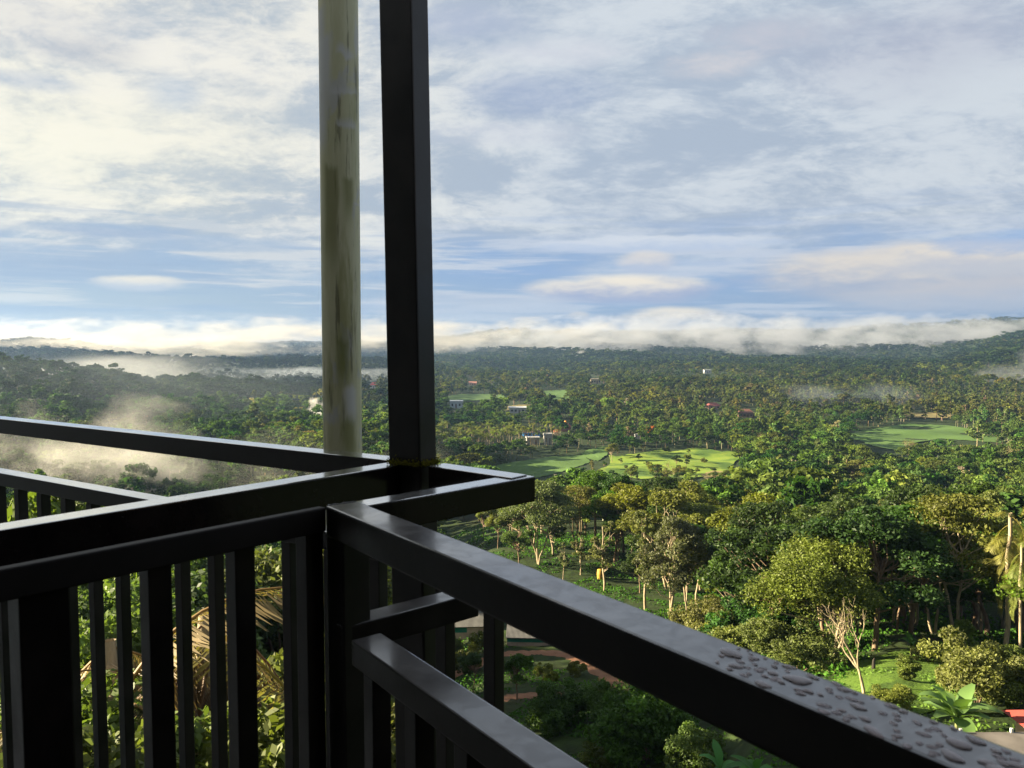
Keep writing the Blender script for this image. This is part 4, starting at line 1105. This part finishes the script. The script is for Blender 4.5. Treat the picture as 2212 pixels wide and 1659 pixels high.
# shrubs of the shaded clearing with the track
for k, (u, v, h, kd, lb) in enumerate((
    (1052, 1412, 56, 'bush', 'grey green bush in front of the tin roofed shed'), (1022, 1500, 96, 'broad_dark', 'dark little tree beside the red dirt track'),
    (1118, 1512, 110, 'broad_dark', 'dark little tree standing behind the baluster by the track'), (1206, 1568, 100, 'darkbush', 'dark round shrub below the second track'),
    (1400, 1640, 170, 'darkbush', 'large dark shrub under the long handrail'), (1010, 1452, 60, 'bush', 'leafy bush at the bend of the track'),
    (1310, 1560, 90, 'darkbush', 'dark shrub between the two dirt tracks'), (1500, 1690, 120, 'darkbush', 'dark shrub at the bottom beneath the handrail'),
    (1300, 1660, 70, 'bush', 'low green bush at the bottom of the clearing'), (975, 1440, 70, 'broad_mid', 'small tree left of the shed clearing'),
    (1180, 1470, 40, 'bush', 'green bush on the bank between the tracks'), (1245, 1460, 36, 'bush', 'fresh green bush on the bank, right part'))):
    put(kd, u, v, h, lb, 'shrub' if 'ush' in kd else 'tree', name='shrub' if 'ush' in kd else 'small_tree', i=k)
# small things
def stump():
    P = hit([1887], [1446])[0]; s = P[1] / F; g = Geo()
    tube(g, [(0, 0, -.2), (0, 0, 8 * s), (.1 * s, 0, 20 * s), (1.5 * s, 0, 26 * s)], [5 * s, 4 * s, 3 * s, 1 * s], 8, (1, 1, 1))
    tag(link('tree_stump', g.mesh('tree_stump', True), barkmat('charred_bark', (.03, .025, .02)), None, P), 'dark charred stump on the terrace grass beside the snag', 'stump')
    P = hit([1297], [1250])[0]; s = P[1] / F; g = Geo()
    tube(g, [(0, 0, 0), (0, 0, 10 * s), (0, 0, 20 * s), (0, 0, 21 * s)], [7 * s, 8 * s, 7 * s, 1 * s], 14, (1, 1, 1))
    tag(link('barrel', g.mesh('barrel', True), pm((.30, .19, .02)), None, P), 'yellow barrel in the undergrowth beside a small tree', 'barrel')
    for k in range(2):
        P = hit([1489 + 9 * k], [1400])[0]; s = P[1] / F; g = Geo()
        tube(g, [(0, 0, -.3), (.02, 0, (58 - 34 * k) * s)], [1.6 * s, 1.3 * s], 8, (1, 1, 1))
        tag(link('wooden_pole', g.mesh('wooden_pole', True), M_PALE, None, P), ('tall thin pale pole rising above the handrail' if k == 0 else 'short pale pole beside the tall thin one'), 'pole')
    P = hit([1119], [1392])[0]; s = P[1] / F; g = Geo()
    tube(g, [(0, 0, 0), (0, 0, 5 * s), (0, 0, 9 * s), (0, 0, 11 * s)], [3 * s, 4 * s, 3 * s, .5 * s], 10, (1, 1, 1))
    tag(link('white_sack', g.mesh('white_sack', True), pm((.7, .7, .68)), None, P), 'small white sack in front of the long low shed', 'sack')
stump()

# ----------------------------------------------------------------- areca plantation beside the paddy field
AP = [(938, 992), (1050, 992), (1150, 972), (1245, 962), (1240, 945), (1195, 962), (1120, 962), (1115, 940), (938, 945)]
k = 0
for vv in np.arange(992, 940, -4.4):
    for uu in np.arange(938, 1250, 10.5):
        u, v = uu + rs.uniform(-4, 4), vv + rs.uniform(-1.6, 1.6)
        if not inside(AP, np.array([u]), np.array([v]))[0] or k >= 140: continue
        k += 1
        put('areca', u, v, rs.uniform(40, 56), 'slim areca palm in the plantation left of the paddy field', 'palm', 'areca palms beside the paddy field', 'areca_palm', i=k, crown='fronds')
for k, (u, v, h) in enumerate(((1152, 930, 26), (1190, 938, 30), (1128, 925, 30), (1204, 950, 22), (1112, 932, 30), (1245, 925, 28), (1180, 925, 34))):
    put('areca', u, v, h, 'coconut palm standing over the cluster of houses', 'palm', 'coconut palms by the houses', 'coconut_palm', i=k, wide=1.5, crown='fronds')

# ----------------------------------------------------------------- the wood: nearest trees singly, the rest as one mass
CLEAR = [[(930, 1125), (1060, 1130), (1120, 1195), (1210, 1250), (1400, 1335), (1500, 1395), (1600, 1440), (1700, 1480), (1840, 1510), (2000, 1700), (900, 1700)],
         [(1830, 1455), (1900, 1400), (2000, 1395), (2230, 1450), (2230, 1700), (1830, 1700)]]
cand = []
r = 46.0
while r < 5200:
    sp = np.interp(r, [46, 150, 400, 900, 1600, 5000], [4.7, 5.6, 7.0, 9.0, 15, 34])
    na_ = int(R(76) * r / sp)
    a = R(-38) + R(76) * (np.arange(na_) + rs.uniform(0, 1, na_)) / na_
    cand.append(np.column_stack([a, r + rs.uniform(-.5, .5, na_) * sp])); r += sp
cand = np.concatenate(cand)
X = cand[:, 1] * np.sin(cand[:, 0]); Y = cand[:, 1] * np.cos(cand[:, 0]); Z = ground_z(X, Y)
u, v, _ = project(np.stack([X, Y, Z], 1))
lowf = .5 + .5 * np.sin(X / 61 + 1) * np.sin(Y / 83 + .4 * X / 90)
Hh = rs.uniform(7.5, 13.5, len(X)) * (.85 + .3 * lowf) * np.interp(cand[:, 1], [46, 120], [.75, 1])
Hh *= np.where(rs.random(len(X)) < .1, 1.35, 1) * np.where(rs.random(len(X)) < .2, .7, 1)
Rw = Hh * .33
um, vm_, _ = project(np.stack([X, Y, Z + .5 * Hh], 1)); ut, vt, _ = project(np.stack([X, Y, Z + .95 * Hh], 1))
pxw = Rw * F / Y
bad = np.zeros(len(X), bool)
for p in KEEP + HOUSE_RECTS:
    p = np.array(p, float); small = bool((p[:, 1].max() - p[:, 1].min()) < 40)
    pts_ = [(u, v), (um, vm_), (ut, (vm_ * .4 + vt * .6))]
    if small is False: pts_ += [(ut, vt), (um - .8 * pxw, (vm_ + vt) / 2), (um + .8 * pxw, (vm_ + vt) / 2)]
    for (a_, b_) in pts_: bad |= inside(p, a_, b_)
for (hu0, hu1, hb) in ((1672, 1935, (1800, 1436)), (2105, 2230, (2168, 1432)), (1392, 1512, (1452, 1347)), (1372, 1410, (1394, 1322)), (1278, 1334, (1306, 1280)), (1085, 1240, (1163, 1222)), (1850, 1895, (1868, 1500))):
    hr_ = np.hypot(*hit([hb[0]], [hb[1]])[0][:2]) + 4
    bad |= (um + pxw > hu0) & (um - pxw < hu1) & (cand[:, 1] < hr_)
for p in CLEAR: bad |= inside(p, u, v)
bad |= inside(AP, u, v)
# low plants only on the left slope right under the balcony
nearleft = (cand[:, 0] < R(-7)) & (cand[:, 1] < 70)
bad |= nearleft & (rs.random(len(X)) < .4)
order = np.argsort(cand[:, 1])
NB = 400; mx = np.full(NB, -9.0); keep = []
for i in order:
    if bad[i]: continue
    rr_ = cand[i, 1]; bi = (cand[i, 0] - R(-38)) / R(76) * NB; hw_ = max(.5, Rw[i] / rr_ / R(76) * NB)
    lo, hi = int(max(0, bi - hw_ * .6)), int(min(NB - 1, bi + hw_ * .6))
    top = (Z[i] + Hh[i] - CZ) / rr_
    if top < mx[lo:hi + 1].min() + .0004: continue
    keep.append(i)
    cvr = (Z[i] + Hh[i] * .72 - CZ) / rr_
    mx[lo:hi + 1] = np.maximum(mx[lo:hi + 1], cvr)
keep = np.array(keep)

def pick(i):
    r_ = cand[i, 1]; q = rs.random(); uu, vv = u[i], v[i]
    if 1270 < uu < 1800 and 855 < vv < 952 and q < .62:
        return ['tan', 'slender', 'slender', 'slender', 'olive', 'yellow'][int(rs.integers(0, 6))]
    if 540 < uu < 700 and 880 < vv < 1000 and q < .12: return 'rust'
    if 1900 < uu and 850 < vv < 960 and q < .6: return 'slender'
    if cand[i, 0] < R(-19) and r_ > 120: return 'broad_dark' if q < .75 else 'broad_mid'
    if uu < 750 and vv < 890: return 'broad_dark' if q < .95 else 'broad_mid'  # dark kinds help paint the left hill's shade
    t = lowf[i]
    st = math.sin(X[i] / 47 + 2.1 * math.sin(Y[i] / 90)) * math.sin(Y[i] / 58 + 1.4 * math.sin(X[i] / 75))
    if r_ > 180 and q < .62:
        q2 = rs.random()
        if st > .28: return 'yellow' if q2 < .3 else ('olive' if q2 < .65 else 'broad_mid')
        if st < -.2: return 'broad_dark'
        if q2 < .25: return 'slender'
    if r_ > 1050: return 'broad_dark' if q < .75 else ('olive' if q < .9 else 'broad_mid')
    if r_ < 180 and q < .5: return 'broad_dark' if q < .36 else 'broad_mid'
    if q < .30: return 'broad_dark'
    if q < .52: return 'broad_mid'
    if q < .70: return 'olive' if t > .35 else 'broad_dark'
    if q < .80: return 'umbrella'
    if q < .88: return 'yellow' if t > .45 else 'broad_mid'
    if q < .97: return 'slender'
    if q < .98: return 'tan'
    if q < .99: return 'bare'
    return 'olive'
WORDS = dict(broad_dark=('dark green broadleaf tree', 'broadleaf_tree'), broad_mid=('mid green broadleaf tree', 'broadleaf_tree'), olive=('olive green broadleaf tree', 'broadleaf_tree'),
             umbrella=('flat topped layered tree', 'flat_topped_tree'), yellow=('yellow green broadleaf tree', 'broadleaf_tree'), slender=('slender grey green tree', 'slender_tree'),
             tan=('tan dry leaved tree', 'dry_tree'), bare=('pale nearly bare tree', 'bare_tree'), rust=('rust brown tree', 'broadleaf_tree'))
ZH = {}
for k_, lst in PR.items():
    for pr in lst:
        co_ = np.zeros(len(pr[0].vertices) * 3); pr[0].vertices.foreach_get('co', co_); ZH[id(pr[0])] = co_[2::3].max()
NIND = 290
for i in keep[:NIND]:
    kd = pick(i); pr = PR[kd][rs.integers(len(PR[kd]))]
    a_ = math.degrees(cand[i, 0]); r_ = cand[i, 1]
    if a_ < -9: where = 'in the valley wood behind the far railing'
    elif a_ < 4: where = 'in the wood between black post and paddy field'
    elif r_ < 120: where = 'on the near slope right above the long handrail'
    elif r_ < 170: where = 'in the middle of the wood below the meadow'
    else: where = 'at the far edge of the wood below the meadow'
    sc = Hh[i] / ZH[id(pr[0])]; wd = rs.uniform(.9, 1.3)
    plant(WORDS[kd][1], pr, WORDS[kd][0] + ' ' + where, 'tree', (X[i], Y[i], Z[i] - .1), rs.uniform(0, 6.28), sc * wd, 'trees ' + where, 1 / wd)

def template(seed, kd, lod):
    rs_ = np.random.default_rng(seed); g = Geo()
    ncl, nlf, ls = {0: (34, 22, .038), 1: (22, 12, .058), 2: (13, 8, .10)}[lod]
    shp = {'broad_dark': 'broad', 'broad_mid': 'broad', 'olive': 'broad', 'umbrella': 'umbrella', 'yellow': 'broad', 'slender': 'slender', 'tan': 'slender', 'bare': 'slender', 'rust': 'broad'}[kd]
    base = {'broad_dark': GR['dark'], 'broad_mid': GR['mid'], 'olive': (.060, .086, .016), 'umbrella': (.062, .088, .016), 'yellow': GR['yellow'], 'slender': GR['grey'], 'tan': GR['tan'], 'bare': (.22, .18, .11), 'rust': GR['rust']}[kd]
    Rr = {'broad': .36, 'umbrella': .42, 'slender': .22}[shp]
    if kd == 'bare': ncl = ncl // 2
    P, rad = crown_points(rs_, shp, 1.0, Rr, ncl)
    P[:, 2] -= (0, .12, .34)[lod]
    for p, rd in zip(P, rad): clump_leaves(g, p, rd, nlf, ls, np.array(base) * rs_.uniform(.75, 1.25), rs_, .7 if shp != 'umbrella' else .35, .6)
    if lod < 2:
        tube(g, [(0, 0, -.05), (.01, .01, .4), (.0, .02, .85 if shp == 'slender' else .6)], [.016, .011, .005], 4, np.array((.30, .25, .17)) if kd in ('slender', 'tan', 'bare', 'umbrella') else np.array((.12, .09, .06)))
    return g.arrays()
TP = {}
for kd in WORDS:
    for lod in range(3): TP[kd, lod] = [template(1000 + 7 * j + 31 * lod + len(kd), kd, lod) for j in range(5)]
MS = {}; r_all = cand[:, 1]
for i in keep[NIND:]:
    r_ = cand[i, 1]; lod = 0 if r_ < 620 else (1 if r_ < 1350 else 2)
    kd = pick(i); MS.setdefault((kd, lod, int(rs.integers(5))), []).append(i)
buckets = {0: Geo(), 1: Geo(), 2: Geo()}
for (kd, lod, j), idx in MS.items():
    tv, tq, tc_ = TP[kd, lod][j]; idx = np.array(idx); nn = len(idx)
    th = rs.uniform(0, 6.28, nn); cs, sn = np.cos(th), np.sin(th)
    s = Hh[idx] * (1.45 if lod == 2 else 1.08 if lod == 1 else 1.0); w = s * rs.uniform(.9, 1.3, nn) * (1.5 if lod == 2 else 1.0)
    x_ = (tv[None, :, 0] * cs[:, None] - tv[None, :, 1] * sn[:, None]) * w[:, None] + X[idx][:, None]
    y_ = (tv[None, :, 0] * sn[:, None] + tv[None, :, 1] * cs[:, None]) * w[:, None] + Y[idx][:, None]
    z_ = tv[None, :, 2] * s[:, None] + Z[idx][:, None]
    V = np.stack([x_, y_, z_], -1).reshape(-1, 3)
    Q = (tq[None] + (np.arange(nn) * len(tv))[:, None, None]).reshape(-1, 4)
    tint = (1.0, .75, .45)[lod] * (1 + (.3, .28, .15)[lod] * rs.uniform(-1, 1, (nn, 1, 1))) * (1 + rs.normal(size=(nn, 1, 3)) * np.array([.12, .05, .1]))  # farther layers coloured darker in place of cloud shadow
    hill_shade = (cand[idx, 0] < R(-9)) & (r_all[idx] > 380) & (v[idx] < 890)  # left hill: shade of its averted slope put into the leaf colour
    tint = tint * np.where(hill_shade, .45, 1.0)[:, None, None]
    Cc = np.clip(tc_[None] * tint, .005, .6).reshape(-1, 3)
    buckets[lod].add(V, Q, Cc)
for lod, lb in ((0, 'mixed wood of the middle valley beyond the meadow'), (1, 'wood of the far valley floor around the distant fields'), (2, 'forest covering the far hills and ridges, darkened for cloud shade')):
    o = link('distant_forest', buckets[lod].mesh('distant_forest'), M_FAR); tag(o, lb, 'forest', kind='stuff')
print('TREES', len(keep), {k_: sum(len(q) for q in b.Q) for k_, b in buckets.items()})

# ----------------------------------------------------------------- undergrowth
N = 190000
a = rs.uniform(R(-36), R(37), N); r = np.where(rs.random(N) < .4, np.exp(rs.uniform(math.log(7), math.log(60), N)), rs.uniform(50, 165, N))
px_, py_ = r * np.sin(a), r * np.cos(a)
cl = np.sin(px_ / 1.9 + np.sin(py_ / 2.7)) * np.sin(py_ / 2.3 + 1.3 * np.sin(px_ / 3.1)) + .5 * np.sin(px_ / 6.1) * np.sin(py_ / 7.3)
ok = cl > -.35
pz_ = ground_z(px_, py_)
uu, vv, _ = project(np.stack([px_, py_, pz_], 1))
for p in PATHS:
    pp = np.array(p, float); ve = np.interp(uu, pp[:, 0], pp[:, 1]); onp = (np.abs(vv - ve) < 13) & (uu > 955) & (uu < 1400); ok &= ~onp
for rc in ([(955, 1300), (1075, 1300), (1075, 1378), (955, 1378)], [(1085, 1350), (1195, 1350), (1195, 1398), (1085, 1398)]): ok &= ~inside(rc, uu, vv)
terr = inside(CLEAR[1], uu, vv); ok &= ~(terr & (rs.random(N) < .25))
px_, py_, pz_, r, cl, terr = [q[ok] for q in (px_, py_, pz_, r, cl, terr)]
sz = np.interp(r, [7, 25, 150], [.05, .10, .24]); hgt = np.clip(cl + .4, .05, 2) * rs.random(len(r)) * .9 * np.where(terr, .3, 1)
g = Geo(); bc = np.where((np.sin(px_ / 4.3) * np.sin(py_ / 5.1) > .1)[:, None], np.array([[.055, .125, .015]]), np.array([[.038, .09, .013]]))
bc = np.where(terr[:, None], np.array([[.09, .15, .025]]), bc)
leaves(g, np.column_stack([px_, py_, pz_ + hgt]), np.zeros((len(r), 3)), sz, bc * rs.uniform(.7, 1.35, (len(r), 1)), rs, .9)
tag(link('undergrowth', g.mesh('undergrowth'), M_FAR), 'low leafy weeds covering the slope below the balcony', 'undergrowth', kind='stuff')

# ----------------------------------------------------------------- air: haze, mist banks, smoke
def vol_box(name, label, c, half, density, ns, seed=0, amp=1.4, lo=.15, hi=.8, aniso=.25, col=(1, 1, 1), px=2, pz=2, rate=1.0):
    me = bpy.data.meshes.new(name); bm = bmesh.new()
    box_bm(bm, [-q for q in half], half); bm.to_mesh(me); bm.free()
    m, n, out = mat(name + '_air')
    v = n.new('ShaderNodeVolumePrincipled'); v.inputs['Color'].default_value = (*col, 1); v.inputs['Anisotropy'].default_value = aniso
    tc = n.new('ShaderNodeTexCoord').outputs['Object']
    q = n.vm('DIVIDE', tc, tuple(half)); a, b, d = n.sep(q)[:3]
    pw = lambda s_, p: n.m('POWER', n.m('ABSOLUTE', s_), p)
    shp = n.m('SUBTRACT', n.m('SUBTRACT', n.m('SUBTRACT', 1.0, pw(a, px)), pw(b, 2)), pw(d, pz))
    nz = n.noise(n.vm('ADD', n.vm('DIVIDE', tc, ns), (seed * 3.1, seed * 1.7, seed)), 1.0, 6, .58)
    val = n.m('ADD', shp, n.m('MULTIPLY', n.m('SUBTRACT', nz, .56), amp * 2))
    edge = n.ss(shp, 0, .12)
    n.put(v.inputs['Density'], n.m('MULTIPLY', n.m('MULTIPLY', n.ss(val, lo, hi), edge), density))
    n.l.new(v.outputs[0], out.inputs['Volume'])
    try: m.cycles.volume_step_rate = rate
    except Exception: pass
    o = link(name, me, m, None, c)
    return tag(o, label, kind='stuff')
vol_box('mist', 'long bright fog bank lying over the far left hills', (-850, 2450, 74), (1500, 480, 68), .0042, (120, 120, 42), 1, 3.2, hi=1.3, col=(.50, .48, .44), px=4, rate=.35)
vol_box('mist', 'grey fog bank rolling over the far right hills', (860, 2330, 58), (900, 400, 88), .0062, (95, 95, 44), 2, 3.2, lo=.1, hi=1.25, col=(.50, .52, .57), px=6, pz=3, rate=.35)
vol_box('mist', 'wisps of fog drifting before the central far hill', (90, 2250, 50), (420, 260, 64), .0042, (75, 75, 36), 3, 3.4, hi=1.3, col=(.45, .48, .54), pz=3, rate=.4)
vol_box('mist', 'fog trailing over the low left ridges', (-800, 1600, 48), (460, 170, 34), .005, (120, 110, 32), 4, 2.2, col=(.55, .54, .5), rate=.4)
vol_box('mist', 'thin mist lying in the valley left of the pipe', (-270, 1010, 16), (190, 110, 15), .003, (80, 80, 22), 5, 1.5, col=(.6, .68, .78), rate=.4)
vol_box('mist', 'glowing morning mist rising from the near left valley', (-126, 232, 26), (44, 40, 22), .016, (24, 24, 20), 6, 2.6, hi=1.1, aniso=.45, col=(.72, .72, .69), rate=.3)
vol_box('mist', 'faint mist in front of the dark left wood', (-62, 235, 24), (52, 40, 12), .003, (26, 26, 16), 7, 1.6, aniso=.45, col=(.9, .9, .82), rate=.3)
vol_box('mist', 'patch of fog at the right edge above the slender trees', (640, 930, 26), (90, 90, 30), .006, (60, 60, 34), 8, 1.8, col=(.45, .48, .54), rate=.4)
vol_box('mist', 'low fog filling the hollow behind the dark left hill', (-500, 860, 18), (260, 130, 34), .0045, (80, 80, 30), 13, 1.8, hi=1.0, col=(.50, .52, .54), rate=.4)
vol_box('smoke', 'small white plume of smoke beside the cream pipe', (-107, 420, 24), (6, 6, 9), .10, (6, 6, 7), 9, 1.6, rate=.5)
vol_box('smoke', 'white smoke rising from the far wooded slope', (168, 1880, 17), (34, 34, 26), .010, (22, 22, 22), 10, 1.6, rate=.5)
vol_box('smoke', 'thin bluish smoke hanging over the shaded wood', (285, 660, 12), (85, 50, 16), .0025, (40, 40, 24), 11, 1.4, col=(.6, .7, .85), rate=.4)
vol_box('mist', 'thin grey haze lying along the dark left hillside', (-250, 420, 26), (190, 190, 34), .0006, (160, 160, 60), 12, .5, lo=0, hi=.8, col=(.42, .50, .56), rate=.4)
me = bpy.data.meshes.new('haze'); bm = bmesh.new(); box_bm(bm, (-5300, -5300, -8), (5300, 5300, 175)); bm.to_mesh(me); bm.free()
m, n, out = mat('haze_air'); v = n.new('ShaderNodeVolumePrincipled')
v.inputs['Density'].default_value = 1.3e-4; v.inputs['Color'].default_value = (.17, .27, .46, 1); v.inputs['Anisotropy'].default_value = .3
n.l.new(v.outputs[0], out.inputs['Volume'])
tag(link('haze', me, m), 'thin morning haze filling the valley', kind='stuff')
gm = [o for o in bpy.data.objects if o.name == 'ground'][0]
# trees added out of view on the raised spur to shade the hollow
for k in range(26):
    a_ = R(-46 + 6.5 * rs.random()); r_ = rs.uniform(66, 150)
    x_, y_ = r_ * math.sin(a_), r_ * math.cos(a_); pr = PR['broad_dark'][k % 5]
    plant('broadleaf_tree', pr, 'unseen broadleaf tree added on the left spur to cast shade', 'tree', (x_, y_, ground_z(np.array([x_]), np.array([y_]))[0] - .2), rs.uniform(0, 6.28), rs.uniform(.8, 1.05), 'unseen shade trees on the left spur')
for k in range(16):
    u_, v_ = rs.uniform(1300, 1585), rs.choice([rs.uniform(974, 984), rs.uniform(1012, 1034)])
    kd = ['olive', 'broad_mid', 'yellow', 'bush'][k % 4]
    put(kd, u_, v_, rs.uniform(12, 24), 'small tree or bush scattered along the rim of the sunlit meadow', 'shrub', 'bushes along the meadow rim', 'meadow_bush', i=k)

for k in range(13):
    put(['broad_mid', 'olive', 'broad_dark', 'yellow', 'slender'][k % 5], 1278 + 26 * k + rs.uniform(-9, 9), rs.uniform(1040, 1058), rs.uniform(24, 42),
        'tree at the lower edge of the sunlit meadow', 'tree', 'trees along the lower meadow edge', 'meadow_tree', i=k)
